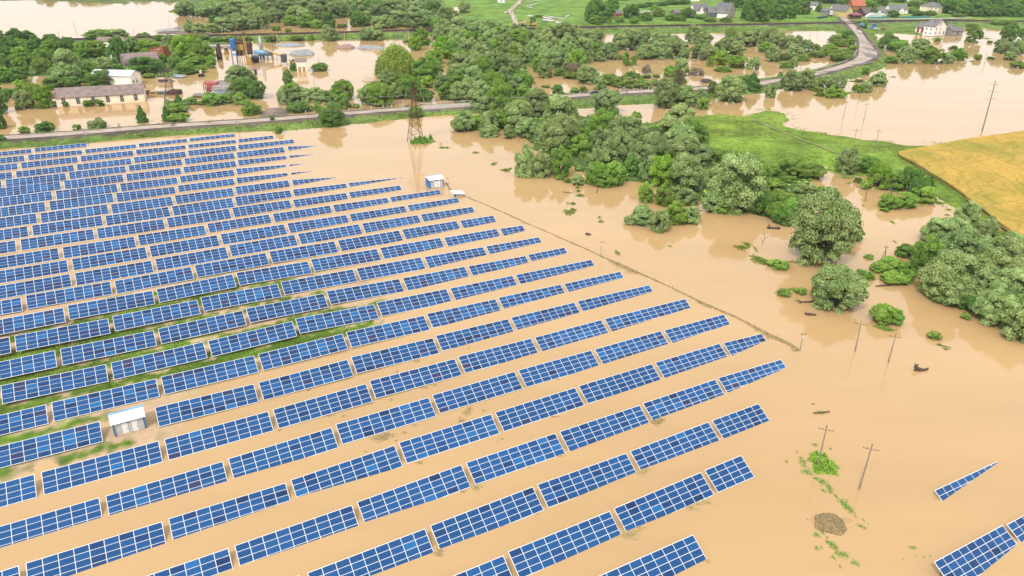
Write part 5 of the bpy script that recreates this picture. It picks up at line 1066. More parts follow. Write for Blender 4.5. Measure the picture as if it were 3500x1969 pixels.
far_fill('v', PL('10 0,-60 1500,-60 1900,60 1900,230 1250,270 900,200 0,200 | 00 2100,60 1950,20 1500,-40'), 60, 'wwbbd', (8, 13), (7, 11), 7)
far_fill('v', PL('00 -600,430 -150,430 -150,880 -600,900'), 20, 'ddb', (8, 12), (7, 10), 8)
far_fill('v', PL('00 380,-5 900,0 1300,-15 1750,-20 1750,-60 380,-50'), 30, 'ddb', (8, 12), (6, 9), 7)
MASS = ALLT[NEARN:]; del ALLT[NEARN:]
def species_size(w): return 'L' if w > 8.5 else ('M' if w > 4.2 else 'S')
H_at = lambda x, y: float(height(np.array([[x]]), np.array([[y]]))[0][0, 0])
n_tree = 0
def build_all():
    global n_tree
    allx = np.array([[t[1].x for t in ALLT]]); ally = np.array([[t[1].y for t in ALLT]]); hh = height(allx, ally)[0][0]
    groups = {}
    for t, h0 in zip(ALLT, hh):
        px = proj(t[1])
        if not (-260 < px[0] < 3760): continue
        t.append(max(float(h0), 0)); t.append(px[0]); groups.setdefault((t[4], t[0]), []).append(t)
    for (area, kind), ts in groups.items():
        ts.sort(key=lambda t: t[6])
        mw = sorted(t[2] for t in ts)
        for i, (k, c, w, h, ar, z0, px) in enumerate(ts):
            sz = species_size(w); var = rng.randrange(4 if sz == 'L' else 3); noun, name = NOUN[k]
            if len(ts) == 1: lab = f"{noun} {area}"
            elif w == mw[-1]: lab = f"widest {noun} {area}"
            elif i == 0: lab = f"leftmost {noun} {area}"
            elif i == len(ts) - 1: lab = f"rightmost {noun} {area}"
            else: lab = f"{noun} {ordn(i)} from the left {area}"
            cat_ = 'bush' if name == 'bush' else 'tree'
            rz = rng.uniform(0, 6.28); sx = w * rng.uniform(.96, 1.04); sy = w * rng.uniform(.95, 1.06)
            grp = f"{noun}s {area}" if len(ts) > 1 else None
            if name == 'bush' or h < 2.6:
                o = put('bush' if cat_ == 'bush' else name, crown_mesh(k, sz, var), None, (c.x, c.y, z0 - .05)); o.scale = (sx, sy, h); o.rotation_euler = (0, 0, rz); tag(o, lab, cat_, grp)
            else:
                h *= 1.06
                rt = empty(name, (c.x, c.y, z0 - .05), rz, lab, cat_, grp)
                o = put('crown', crown_mesh(k, sz, var), rt); o.scale = (sx, sy, h)
                o = put('trunk', trunk_mesh(var, k), rt); o.scale = (w * .8, w * .8, h)
            n_tree += 1
build_all()
print('trees', n_tree)

mats_ = []; Vs, Cs, Ms = [], [], []
KI = sorted({t[0] for t in MASS})
for k, c, w, h, ar in MASS:
    V, col = crown_np(k, 'M', 40 + len(Vs) % 4) if (k, len(Vs) % 4) not in _cr else _cr[(k, len(Vs) % 4)]; _cr[(k, len(Vs) % 4)] = (V, col)
    sel = slice(0, None, 2); V, col = V[sel], col[sel]; a = rng.uniform(0, 6.28); z0 = max(H_at(c.x, c.y), 0)
    x = (V[..., 0] * math.cos(a) - V[..., 1] * math.sin(a)) * w + c.x; y = (V[..., 0] * math.sin(a) + V[..., 1] * math.cos(a)) * w + c.y
    cen = V.mean(1, keepdims=True)
    Vs.append(np.stack([x, y, V[..., 2] * h + z0], -1)); Cs.append(np.clip(col + rng.uniform(-.25, .2), 0, 1)); Ms.append(np.full(len(V), KI.index(k)))
put('distant_woodland', quads_np('distant_woodland', np.concatenate(Vs), None, np.concatenate(Cs), np.concatenate(Ms), [LM[k] for k in KI]), label='dense mass of tree crowns closing the top of the view', kind='stuff')
# ------------------------------------------------------------------ poles and pylons
m_pole = mat('pole_concrete', (.33, .29, .25), (.24, .20, .17), scale=1.5, rough=.9)
m_ins = mat('insulator', (.10, .06, .05), (.06, .04, .04), scale=3, rough=.3)
m_bed = m_pole
def gp(s, z=0.0):
    c_t, r_t, x, y = s; return G(P(c_t, r_t, x, y), z)
def pole(label, top, base, arms=1, z=0.0, rad=.15, brace=None, name='power_pole', az=None, mt=None, armw=1.1):
    b_ = gp(base, z); H_ = hgt(b_, P(*top)[1]); tp = P(*top)
    # lean sideways so the top lands where it is seen
    dx = (tp[0] - proj((b_.x, b_.y, b_.z + H_))[0]) / ppm(b_)
    dx = max(-1.6, min(1.6, dx)); t = empty(name, b_, 0, label, 'power pole', None)
    MB().tube([(0, 0, -2.0), (0, 0, 0), (dx, 0, H_)], [rad * 1.1, rad, rad * .55], 8).build('shaft', mt or m_pole, t)
    a = az if az is not None else R(-20)
    for k in range(arms):
        q = 1 - (.06 + .14 * k) if arms > 1 else .93
        c = Vector((dx * q, 0, H_ * q)); d = Vector((math.cos(a), math.sin(a), 0)) * armw; mb = MB()
        mb.bar(c - d, c + d, .04); arm = mb.build('crossarm', m_rust, t)
        ins = MB()
        for q2 in (-1, -.5, .5, 1): p = c + d * q2; ins.tube([p, p + Vector((0, 0, .22))], [.05, .07], 6)
        ins.build('insulator', m_ins, arm)
    if arms >= 1: MB().tube([(dx, 0, H_), (dx, 0, H_ + .35)], [.05, .09], 6).build('insulator', m_ins, t)
    if brace:
        e = gp(brace, z) - b_; MB().bar((e.x, e.y, -1), (dx * .8, 0, H_ * .8), rad * .7).build('brace', mt or m_pole, t)
    return t
pole('straight power pole in open water, left of the two by the drifting stump', (3, 2, 937, 345), (3, 2, 876, 640), 1)
pole('straight power pole in open water, nearest the drifting stump', (3, 2, 1285, 475), (3, 2, 1209, 755), 1)
pole('power pole rising from the green bush island', (3, 2, 590, 1400), (3, 3, 495, 362), 1)
pole('nearest power pole, standing alone right of the soil heap', (3, 3, 1043, 145), (3, 3, 915, 575), 1)
pole('tallest concrete pole with three crossarms by the wheat field', (3, 0, 2290, 818), (3, 0, 2155, 1320), 3, rad=.32, armw=2.0)
pole('thin power pole in the flood left of two, above the meadow', (3, 0, 795, 1020), (3, 0, 752, 1198), 1)
pole('thin power pole in the flood, second above the meadow', (3, 0, 998, 1042), (3, 0, 962, 1218), 1)
pole('power pole at the meadow edge, left one', (3, 0, 893, 1298), (3, 1, 858, 55), 1, 1.0)
pole('power pole at the meadow edge, right one', (3, 0, 1118, 1308), (3, 1, 1074, 80), 1, 1.0)
pole('lone thin pole in the far flood right of the willows', (3, 0, 2205, 530), (3, 0, 2178, 650), 0)
pole('lone thin pole in front of the willow clump', (3, 0, 1600, 658), (3, 0, 1572, 772), 0)
pole('thin pole beside the small pale bush', (3, 0, 930, 905), (3, 0, 906, 1035), 0)
pole('braced timber pole below the road bend', (3, 0, 873, 715), (3, 0, 886, 830), 0, 0, .15, (3, 0, 790, 850), mt=m_wood)
pole('braced timber pole in the bushes below the road', (3, 0, 716, 850), (3, 0, 700, 985), 0, 0, .15, (3, 0, 655, 935), mt=m_wood)
pole('timber pole among the willows left of the road bend', (3, 0, 335, 678), (3, 0, 312, 850), 1, 0)
pole('left thin pole in the pond by the railway', (3, 0, 435, 290), (3, 0, 428, 348), 0)
pole('right thin pole in the pond by the railway', (3, 0, 511, 270), (3, 0, 500, 335), 0)
pole('leaning timber pole in the flooded river bend', (3, 1, 1010, 385), (3, 1, 980, 575), 0, mt=m_wood)
pole('timber pole between the meadow bushes', (3, 1, 1252, 405), (3, 1, 1240, 500), 0, mt=m_wood)
pole('braced pole with hooked insulators above the low bushes', (3, 1, 1192, 1035), (3, 1, 1176, 1155), 1, 0, .16, (3, 1, 1138, 1150), armw=.5)
pole('braced pole half hidden by the dense right wood', (3, 1, 1458, 1080), (3, 1, 1440, 1205), 1, 0, .16, (3, 1, 1395, 1175), armw=.5)
pole('pole behind the road among drowned willows', (2, 0, 2433, 583), (2, 0, 2415, 765), 0)
pole('tall pole in the far river at upper left', (0, 0, 731, 190), (0, 0, 762, 305), 0)
pole('tall pole on the gravel spit of the far river', (0, 0, 1695, 180), (0, 0, 1712, 292), 0)
pole('short pole beside the far river railway', (0, 0, 1338, 285), (0, 0, 1348, 372), 0)
pole('left short pole by the railway at upper left', (0, 0, 583, 310), (0, 0, 598, 388), 1)
pole('white braced post on the railway bank', (1, 0, 206, 335), (1, 0, 213, 430), 0, 0, .22, (1, 0, 256, 432), mt=m_lyel)
pole('white post on the railway bank beside the grey willow', (1, 0, 887, 318), (1, 0, 889, 415), 0, 0, .2, mt=m_lyel)
pole('white braced post at the railway bridge', (1, 0, 1533, 305), (1, 0, 1534, 393), 0, 0, .22, (1, 0, 1500, 390), mt=m_lyel)
pole('white post below the railway bridge', (1, 0, 1632, 385), (1, 0, 1633, 468), 0, 0, .2, mt=m_lyel)
pole('tall thin pole left of the weeping willow', (1, 0, 1229, 538), (1, 0, 1240, 795), 0, 0, .14)
pole('small pole behind the round yard bush', (1, 0, 624, 568), (1, 0, 626, 640), 0, 0, .14)
pole('thin dark pole beside the works chimney', (1, 0, 167, 458), (1, 0, 173, 585), 0, 0, .16, mt=m_dark)
pole('thin wire pole in front of the flooded yard bush', (1, 0, 578, 690), (1, 0, 590, 885), 0, 0, .08, mt=m_dark)
pole('white marker post beside the big road tree', (1, 0, 650, 1078), (1, 0, 650, 1128), 0, 1.2, .18, mt=m_white)
pole('pole beyond the railway left of the dark grove', (2, 0, 759, 190), (2, 0, 761, 258), 0, 1.6)
pole('pole beyond the railway in front of the farm hedge', (2, 0, 1373, 155), (2, 0, 1375, 240), 1, 1.6)
# pylons
def pylon(label, top, base, wbase, arms, z=0.0):
    b_ = gp(base, z); H_ = hgt(b_, P(*top)[1]); t = empty('lattice_pylon', b_, R(24), label, 'pylon')
    wa = lambda q: wbase / 2 * (1 - q / .56) + .16 * wbase * (q / .56) if q < .56 else .16 * wbase * (1 - (q - .56) / .44 * .75)
    lv = [0, .15, .28, .38, .47, .56, .62, .68, .74, .80, .86, .93, 1.0]
    cn_ = lambda q, i: Vector(((-1, 1, 1, -1)[i] * wa(q), (-1, -1, 1, 1)[i] * wa(q), q * H_))
    for i in range(4):
        mb = MB(); mb.bar(cn_(0, i) - Vector((0, 0, 1.5)), cn_(.56, i), .11); mb.bar(cn_(.56, i), cn_(1, i), .085); mb.build('leg', m_rust, t)
    mb = MB()
    for a, b2 in zip(lv[:-1], lv[1:]):
        for i in range(4):
            j = (i + 1) % 4; w_ = .055 if b2 <= .56 else .05; mb.bar(cn_(a, i), cn_(b2, j), w_); mb.bar(cn_(a, j), cn_(b2, i), w_); mb.bar(cn_(b2, i), cn_(b2, j), w_)
    mb.build('bracing', m_rust, t)
    for q, l_ in arms:
        for s in (-1, 1):
            mb = MB(); p = Vector((s * (l_ + wa(q)), 0, q * H_))
            for y in (-1, 1): mb.bar((s * wa(q), y * wa(q), q * H_), p, .075); mb.bar((s * wa(q + .05), y * wa(q + .05), (q + .05) * H_), p, .075)
            ar = mb.build('crossarm', m_rust, t); MB().tube([p, p - Vector((0, 0, 1.6))], [.12, .12], 6).build('insulator', mat('glass_insulator', (.6, .62, .6), scale=3, rough=.2), ar)
    return t, b_, H_
PY = [pylon('rusty lattice pylon standing in the flood beyond the solar rows', (1, 0, 1590, 815), (1, 1, 1606, -26), 6.0, ((.60, 3.0), (.72, 3.6), (.84, 2.6))),
      pylon('rusty lattice pylon beside the cream barn', (0, 0, 1700, 645), (0, 0, 1733, 1060), 7.4, ((.58, 2.6), (.70, 3.4), (.82, 2.6))),
      pylon('dark lattice pylon rising from willows by the road', (2, 0, 1672, 658), (2, 0, 1645, 1060), 6.6, ((.60, 2.6), (.72, 3.2), (.84, 2.4)))]
# wires strung between the pylons
for (i, j, lb) in ((1, 0, 'thin sagging power lines from the barn pylon to the middle pylon'), (0, 2, 'thin sagging power lines from the middle pylon to the right pylon')):
    mb = MB()
    for q, l_ in ((.60, 3.6), (.72, 4.2), (.84, 3.2)):
        for s in (-1, 1):
            a = PY[i][1] + Vector((s * l_ * math.cos(R(24)), s * l_ * math.sin(R(24)), q * PY[i][2] - 1.6)); b = PY[j][1] + Vector((s * l_ * math.cos(R(24)), s * l_ * math.sin(R(24)), q * PY[j][2] - 1.6))
            mb.tube([a.lerp(b, k / 16) - Vector((0, 0, 4 * 5 * (k / 16) * (1 - k / 16))) for k in range(17)], .022, 4)
    mb.build('power_line', m_steel, label=lb, cat='power line')
# lamps and cameras on masts in the solar park
def mast(label, top, base, heads=2):
    b_ = gp(base); H_ = hgt(b_, P(*top)[1]); t = empty('lamp_mast', b_, 0, label, 'lamp mast')
    MB().tube([(0, 0, -1.5), (0, 0, H_)], [.09, .07], 8).build('shaft', m_steel, t)
    for s in (-1, 1)[:heads]:
        MB().bar((0, 0, H_), (s * .35, 0, H_ + .1), .05).bar((s * .3, -.12, H_ + .12), (s * .62, -.12, H_ + .02), .12).build('lamp_head', m_dark, t)
    MB().box(-.16, .16, -.3, -.05, H_ - .9, H_ - .55).build('control_box', m_white, t)
mast('grey camera mast with twin heads at the near end of the debris fence', (3, 2, 343, 465), (3, 2, 320, 628))
mast('grey lamp mast halfway along the debris fence', (2, 1, 907, 988), (2, 1, 893, 1130))
mast('grey lamp mast beside the smaller transformer kiosk', (1, 1, 1940, 350), (1, 1, 1941, 460), 1)
mast('grey lamp mast at the far left edge of the solar park', (0, 0, 880, 1330), (0, 0, 893, 1470), 1)
mast('grey lamp mast at the far corner of the solar park', (0, 0, 2400, 1228), (0, 0, 2416, 1392), 1)
mast('grey lamp mast in the yard beside the arched hangar', (0, 0, 1633, 640), (0, 0, 1634, 695), 1)
# white posts beside the road
proto = None; GRP = 'white posts beside the road'
def post(x, c_t, yb, z=ROAD_Z):
    global proto
    p = G(P(c_t, 0, x, yb), z)
    if proto is None: proto = MB().tube([(0, 0, -.4), (0, 0, 1.15), (0, 0, 1.2)], [.22, .2, .1], 8).build('x', m_white).data; bpy.data.objects.remove(bpy.data.objects['x'])
    return put('road_post', proto, None, p)
lst = [(1, 502, 1140), (1, 612, 1130), (1, 937, 1108), (1, 1048, 1096), (1, 1160, 1090), (1, 1280, 1082), (1, 1367, 1077), (1, 1477, 1070), (2, 682, 945), (2, 765, 938), (2, 932, 925), (2, 1002, 920), (2, 1088, 918), (2, 1155, 912), (2, 1225, 908), (2, 1302, 905), (2, 1372, 900)]
for i, (c_t, x, y) in enumerate(lst): tag(post(x, c_t, y), f"white road post, {ordn(i)} from the left along the straight road", 'post', GRP)
edge = catmull([G(P(3, 0, x, y), ROAD_Z) for x, y in ((330, 735), (440, 705), (560, 685), (640, 655), (720, 635), (800, 610), (860, 570), (886, 520), (885, 470), (872, 410), (862, 370))], 8)
t = empty('guard_rail', edge[0], 0, 'line of small white guard posts along the inner edge of the road bend', 'guard rail'); mb = MB(); acc = 0
for a, b in zip(edge[:-1], edge[1:]):
    acc += (b - a).length
    if acc > 3.2: acc = 0; p = a - edge[0]; MB().tube([p - Vector((0, 0, .3)), p + Vector((0, 0, 1.0))], .2, 6).build('post', m_white, t)
# ------------------------------------------------------------------ vehicles and people
def car(name, label, c, rz, m_, kind='suv', cat='car'):
    t = empty(name, c, rz, label, cat); L_, W_ = (4.7, 1.85)
    if kind == 'van': pr = [(-2.6, .45), (2.6, .45), (2.6, 1.1), (2.1, 1.3), (1.6, 2.2), (-2.55, 2.25), (-2.6, 1.2)]; wn = [(-.2, 1.35, 1.7, 2.0)]
    else: pr = [(-2.3, .4), (2.3, .4), (2.35, .8), (2.1, 1.02), (1.1, 1.12), (.35, 1.66), (-1.7, 1.68), (-2.25, 1.15), (-2.35, .8)]; wn = [(-1.75, 1.12, .75, 1.56)]
    mb = MB(); mb.prism(pr, -W_ / 2, W_ / 2); bd = mb.build('body', m_, t)
    for x0, z0_, x1, z1_ in wn: MB().prism([(x0, z0_), (x1 + .35, z0_), (x1 - .15, z1_), (x0 + .15, z1_)], -W_ / 2 - .012, W_ / 2 + .012).build('window', m_dark, t)
    MB().poly([(.42, -.7, 1.66 if kind != 'van' else 2.2), (.42, .7, 1.66 if kind != 'van' else 2.2), (1.14, .75, 1.15 if kind != 'van' else 1.6), (1.14, -.75, 1.15 if kind != 'van' else 1.6)]).build('windscreen', m_dark, t, loc=(.02 if kind != 'van' else 1.0, 0, .03))
    for x in (-1.45, 1.45):
        for y in (-W_ / 2 + .08, W_ / 2 - .08):
            wh_ = MB().tube([(x, y - .12, .36), (x, y + .12, .36)], .36, 14).build('wheel', m_rubber, t); MB().tube([(x, y - .14, .36), (x, y + .14, .36)], .2, 10).build('rim', m_steel, wh_)
    for y in (-.65, .65): MB().box(2.3, 2.37, y - .18, y + .18, .7, .88).build('headlight', m_white, t); MB().box(-2.38, -2.3, y - .15, y + .15, .85, 1.05).build('tail_light', m_red, t)
    return t
def road_dir(p):
    b = min(range(len(road_c) - 1), key=lambda i: (road_c[i] - p).length); d = road_c[b + 1] - road_c[b]; return math.atan2(d.y, d.x)
paint = lambda n_, c_: mat(n_, c_, tuple(x * .9 for x in c_), scale=1, rough=.25)
p = gp((2, 0, 822, 945), ROAD_Z); car('car', 'dark blue estate car driving on the straight road', p, road_dir(p) + R(180), paint('navy_paint', (.02, .035, .07)))
p = gp((3, 0, 925, 335), ROAD_Z); car('car', 'silver car parked on the road edge above the bend', p, road_dir(p), paint('silver_paint', (.62, .66, .70)))
p = gp((2, 0, 82, 45), 2.0); car('van', 'white van on the far dirt road', p, R(70), paint('white_car', (.8, .8, .8)), 'van', 'van')
p = gp((1, 0, 2521, 135), 1.8); car('car', 'small white car parked beside the dirt road in the far field', p, R(60), paint('white_car', (.8, .8, .8)))
for x, y, lb, mm, rz in ((1032, 290, 'light blue car parked on the grass near the white house', paint('blue_car', (.35, .50, .68)), 5), (1092, 298, 'white car parked on the grass beside the light blue one', paint('white_car', (.8, .8, .8)), -5), (1165, 302, 'dark red car parked on the grass, rightmost of the parked ones', paint('red_car', (.30, .03, .04)), -8)): car('car', lb, gp((3, 0, x, y), 1.2), R(rz), mm)
p = gp((3, 0, 903, 292), ROAD_Z); car('car', 'dark maroon car at the roadside behind the silver car', p, road_dir(p), paint('maroon_car', (.16, .04, .06)))
# parked lorry with box body
t = empty('lorry', zc(232, 142, 1.8), R(75), 'white box lorry parked by the village lane', 'lorry'); MB().box(-6, 2.5, -1.5, 1.5, 1.2, 4.6).build('box_body', m_gp, t); MB().box(-6.02, 2.52, -1.52, 1.52, 4.6, 4.75).build('roof', m_white, t); MB().box(2.6, 4.6, -1.4, 1.4, .9, 3.3).build('cab', m_wht, t)
for x in (-5, -3.5, 3.2):
    for y in (-1.2, 1.2): MB().tube([(x, y - .2, .6), (x, y + .2, .6)], .6, 12).build('wheel', m_rubber, t)
# excavators
for x, y, lb, rz in ((112, 262, 'orange and white excavator beside the railway, left one', 10), (208, 265, 'yellow excavator beside the railway, right one', -170)):
    t = empty('excavator', gp((2, 0, x, y), 2.2), R(rz), lb, 'excavator'); MB().box(-3, 3, -1.9, -1.0, 0, 1.0).build('crawler', m_rubber, t); MB().box(-3, 3, 1.0, 1.9, 0, 1.0).build('crawler', m_rubber, t)
    MB().box(-3.4, 2.2, -1.7, 1.7, 1.1, 2.8).build('body', m_yel, t); MB().box(.6, 2.4, .1, 1.6, 2.8, 4.4).build('cab', m_white if 'left' in lb else m_pane, t); mb = MB(); mb.bar((2, -.5, 2.2), (6, -.5, 5.4), .35); mb.bar((6, -.5, 5.4), (8.6, -.5, 2.4), .28); a_ = mb.build('boom', m_yel, t); MB().box(8.0, 9.4, -1.1, .1, .9, 2.4).build('bucket', m_rust, a_)
# roadside things in the village
t = empty('bus_shelter', gp((3, 0, 1065, 278), 1.3), R(0), 'small blue kiosk standing on the grass by the parked cars', 'kiosk'); MB().box(-1.2, 1.2, -1, 1, 0, 3).build('wall', m_blue, t); MB().prism([(-1.5, 3), (1.5, 3), (0, 3.9)], -1.3, 1.3).build('roof', m_blue, t)
t = empty('road_sign', gp((3, 0, 942, 285), 1.8), R(0), 'blue road sign beside the railway crossing', 'sign'); MB().box(-2.0, 2.0, -.05, .05, 2.6, 4.6).build('panel', m_lblue, t); MB().bar((-1.5, 0, 0), (-1.5, 0, 2.7), .08).bar((1.5, 0, 0), (1.5, 0, 2.7), .08).build('post', m_steel, t)
t = empty('road_sign', gp((1, 0, 223, 985), 0), R(0), 'red and white warning sign at the flooded yard gate', 'sign'); MB().tube([(0, -.04, 1.3), (0, .04, 1.3)], 1.0, 8).build('panel', m_red, t); MB().box(-.65, .65, -.08, -.045, 1.15, 1.45).build('bar', m_white, t); MB().bar((0, 0, -1), (0, 0, .6), .06).build('post', m_steel, t)
t = empty('gate', gp((1, 0, 60, 990), 0), R(8), 'pale barred gate standing in the flooded yard entrance', 'gate'); mb = MB(); [mb.bar((x, 0, -.5), (x, 0, 2.2), .06) for x in np.arange(-3, 14, 1.2)]; mb.bar((-3, 0, 2.1), (14, 0, 2.1), .07); mb.bar((-3, 0, .4), (14, 0, .4), .07); mb.build('bar', m_steel, t); MB().box(-3.4, -1.2, -.1, .1, .2, 2.6).build('panel', m_lblue, t)
MAT_SKIN = mat('skin', (.45, .26, .18), scale=2, rough=.7)
def person(label, c, rz, top, legs, hair=(.05, .035, .03), bike=False, step=.18):
    t = empty('person', c, rz, label, 'person')
    up_ = .3 if bike else 0
    J = {'pel': (0, 0, .92 + up_), 'wai': (.02, 0, 1.1 + up_), 'che': (.05 + (.14 if bike else 0), 0, 1.36 + up_), 'nek': (.06 + (.2 if bike else 0), 0, 1.5 + up_), 'hed': (.08 + (.24 if bike else 0), 0, 1.66 + up_),
         'hl': (0, .1, .9 + up_), 'kl': (.1 if not bike else .34, .11, .5 + up_ * .9), 'al': (step if not bike else .18, .11, .08 + up_ * .5), 'tl': (step + .18 if not bike else .36, .11, .04 + up_ * .5),
         'hr': (0, -.1, .9 + up_), 'kr': (-.02 if not bike else .3, -.11, .48 + up_ * 1.3), 'ar': (-step, -.11, .08 + up_ * .9) if not bike else (.1, -.11, .3), 'tr': (-step + .18 if not bike else .28, -.11, .04 + up_ * .9),
         'sl': (.05 + (.16 if bike else 0), .2, 1.42 + up_), 'el': (.0 if not bike else .36, .27, 1.12 + up_), 'wl': (.16 if not bike else .58, .24, .9 + up_ * .9), 'fl': (.2 if not bike else .66, .23, .82 + up_ * .9),
         'sr': (.05 + (.16 if bike else 0), -.2, 1.42 + up_), 'er': (.02 if not bike else .36, -.27, 1.12 + up_), 'wr': (.1 if not bike else .58, -.24, .88 + up_ * .9), 'fr': (.12 if not bike else .66, -.23, .8 + up_ * .9)}
    E = [('pel', 'wai'), ('wai', 'che'), ('che', 'nek'), ('nek', 'hed'), ('pel', 'hl'), ('hl', 'kl'), ('kl', 'al'), ('al', 'tl'), ('pel', 'hr'), ('hr', 'kr'), ('kr', 'ar'), ('ar', 'tr'), ('che', 'sl'), ('sl', 'el'), ('el', 'wl'), ('wl', 'fl'), ('che', 'sr'), ('sr', 'er'), ('er', 'wr'), ('wr', 'fr')]
    RD = dict(pel=.15, wai=.13, che=.155, nek=.06, hed=.105, hl=.1, kl=.065, al=.045, tl=.035, hr=.1, kr=.065, ar=.045, tr=.035, sl=.06, el=.045, wl=.033, fl=.03, sr=.06, er=.045, wr=.033, fr=.03)
    names = list(J); me = bpy.data.meshes.new('body'); me.from_pydata([J[n_] for n_ in names], [(names.index(a), names.index(b)) for a, b in E], []); me.materials.append(top)
    o = put('body', me, t); sk = o.modifiers.new('skin', 'SKIN'); 
    for i, n_ in enumerate(names): me.skin_vertices[0].data[i].radius = (RD[n_], RD[n_])
    me.skin_vertices[0].data[0].use_root = True; sub = o.modifiers.new('s', 'SUBSURF'); sub.levels = 1; sub.render_levels = 1
    bm = bmesh.new(); bmesh.ops.create_uvsphere(bm, u_segments=10, v_segments=8, radius=.115)
    for v in bm.verts: v.co = Vector((v.co.x * .98, v.co.y * .86, v.co.z * 1.08 + (.02 if v.co.z > 0 else 0))) + Vector(J['hed']) + Vector((-.02, 0, .045))
    h_ = bpy.data.meshes.new('hair'); bm.to_mesh(h_); bm.free(); h_.materials.append(mat('hair_%d' % int(hair[0] * 100), hair, scale=5)); put('hair', h_, t)
    mb = MB(); hd = Vector(J['hed']) + Vector((.055, 0, .02)); mb.tube([hd, hd + Vector((.045, 0, 0))], [.085, .06], 8); mb.build('face', MAT_SKIN, t)
    mb = MB(); mb.tube([J['hl'], J['kl'], J['al']], [.112, .078, .06], 8); mb.tube([J['hr'], J['kr'], J['ar']], [.112, .078, .06], 8); mb.build('trousers', legs, t)
    for s in 'lr': MB().tube([J['w' + s], J['f' + s]], [.04, .035], 6).build('hand', MAT_SKIN, t)
    return t
def bicycle(label, c, rz, m_):
    t = empty('bicycle', c, rz, label, 'bicycle')
    for x in (-.52, .52):
        w_ = MB().tube([(x + .34 * math.cos(a * math.pi / 8), 0, .34 + .34 * math.sin(a * math.pi / 8)) for a in range(17)], .03, 6).build('wheel', m_rubber, t)
        MB().tube([(x, -.04, .34), (x, .04, .34)], .05, 6).build('hub', m_steel, w_)
    mb = MB(); A_, B_, C_, D_ = (-.52, 0, .34), (-.08, 0, .3), (-.2, 0, .85), (.42, 0, .85); mb.bar(A_, B_, .03); mb.bar(B_, C_, .03); mb.bar(C_, D_, .03); mb.bar(B_, D_, .03); mb.bar(A_, C_, .03); mb.bar((.52, 0, .34), (.38, 0, .98), .03); mb.build('bicycle_frame', m_, t)
    MB().bar((.36, -.28, 1.0), (.36, .28, 1.0), .025).build('handlebar', m_steel, t); MB().box(-.34, -.08, -.08, .08, .9, .97).build('saddle', m_rubber, t)
cl = lambda n_, c_: mat(n_, c_, scale=4, rough=.9)
for (x, y, lb, bl_, tc_, lc_, rz) in ((1205, 1283, 'person in blue pushing along the road on a bicycle, leftmost of the road users', 'bicycle under the rider in blue', (.05, .14, .42), (.08, .10, .2), 175),
                             (1735, 1270, 'person in pale grey riding on the road beside a rider in green', 'bicycle under the rider in pale grey', (.55, .50, .50), (.12, .06, .06), 185),
                             (1758, 1267, 'person in green top riding on the road', 'bicycle under the rider in green', (.03, .32, .16), (.06, .06, .07), 185)):
    p = gp((0, 0, x, y), ROAD_Z); a = road_dir(p) + R(180); person(lb, p, a, cl('cloth_' + lb[10:16], tc_), cl('trouser_' + str(x), lc_), bike=True); bicycle(bl_, p, a, m_dark)
p = gp((0, 0, 2083, 1246), ROAD_Z); a = road_dir(p); person('person in white walking on the road beside one in red', p, a, cl('cloth_white', (.75, .74, .72)), cl('trouser_w', (.5, .5, .5)))
p = gp((0, 0, 2109, 1240), ROAD_Z); person('person in dark red top walking on the road', p, a, cl('cloth_red', (.35, .03, .05)), cl('trouser_r', (.06, .05, .08)))
p = gp((2, 0, 1150, 942), ROAD_Z); a = road_dir(p); person('person in dark clothes cycling alone behind the estate car', p, a, cl('cloth_dark', (.05, .06, .10)), cl('trouser_d', (.04, .04, .05)), bike=True); bicycle('bicycle under the lone dark rider', p, a, m_dark)
# ------------------------------------------------------------------ drift and debris
m_log = mat('wet_driftwood', (.13, .085, .055), (.06, .04, .028), scale=3, rough=.8, bump=.5)
def drift(label, c, pts, rad, extra=(), name='driftwood', m_=None, cat='driftwood'):
    mb = MB(); mb.tube([Vector(p) for p in pts], rad, 7)
    for e, r_ in extra: mb.tube([Vector(p) for p in e], r_, 5)
    o = mb.build(name, m_ or m_log, None, c, smooth=True, label=label, cat=cat)
    disp(o.data, .12, 1.3, len(label)); o.scale = (.72,) * 3; return o
drift('dark uprooted stump with raised forked end, drifting in open water', gp((3, 2, 1530, 835)), [(-1.9, 0, 2.4), (-1.5, .2, 1.2), (-.4, 0, .5), (1.2, .2, .25), (2.4, .5, .5)], [.18, .45, .6, .4, .3], (([(-1.5, .2, 1.2), (-.7, .4, 2.0)], [.3, .15]), ([(2.2, .4, .4), (2.3, .2, 1.1)], [.25, .1]), ([(-1.7, 0, .1), (-.8, .2, .6)], [.3, .4])))
drift('dark root clump drifting left of the round willow', gp((3, 2, 425, 275)), [(-1.8, .2, .5), (-.8, 0, .5), (.8, 0, .3), (1.9, 0, .2)], [.2, .5, .4, .25], (([(-1.5, 0, .5), (-2.0, .1, 1.2)], [.2, .1]),))
drift('fallen branched trunk reaching from the round willow', gp((3, 2, 370, 150)), [(3.5, .5, .5), (1, 0, .3), (-1.5, .1, .3), (-3.6, .4, .9)], [.3, .25, .2, .1], (([(-1.2, 0, .3), (-3.2, 1.2, 1.7)], [.15, .05]), ([(-1, 0, .2), (-2.4, -1, .2)], [.2, .1])))
drift('short thick log lying at the left of the tall willow', gp((3, 1, 60, 855)), [(-3, .3, .5), (0, 0, .4), (2.4, -.2, .4)], [.4, .55, .6], (([(-2, 0, .6), (-2.4, .2, 2.2)], [.35, .15]),))
drift('bare brown log floating at the lower bushes', gp((3, 1, 1170, 1430)), [(-3.4, -.5, .2), (0, 0, .35), (3, .4, .4)], [.2, .35, .4])
drift('thin floating branch in the flooded river bend', gp((3, 1, 255, 1190)), [(-1.8, 0, .2), (0, .1, .2), (2, 0, .15)], [.18, .15, .08])
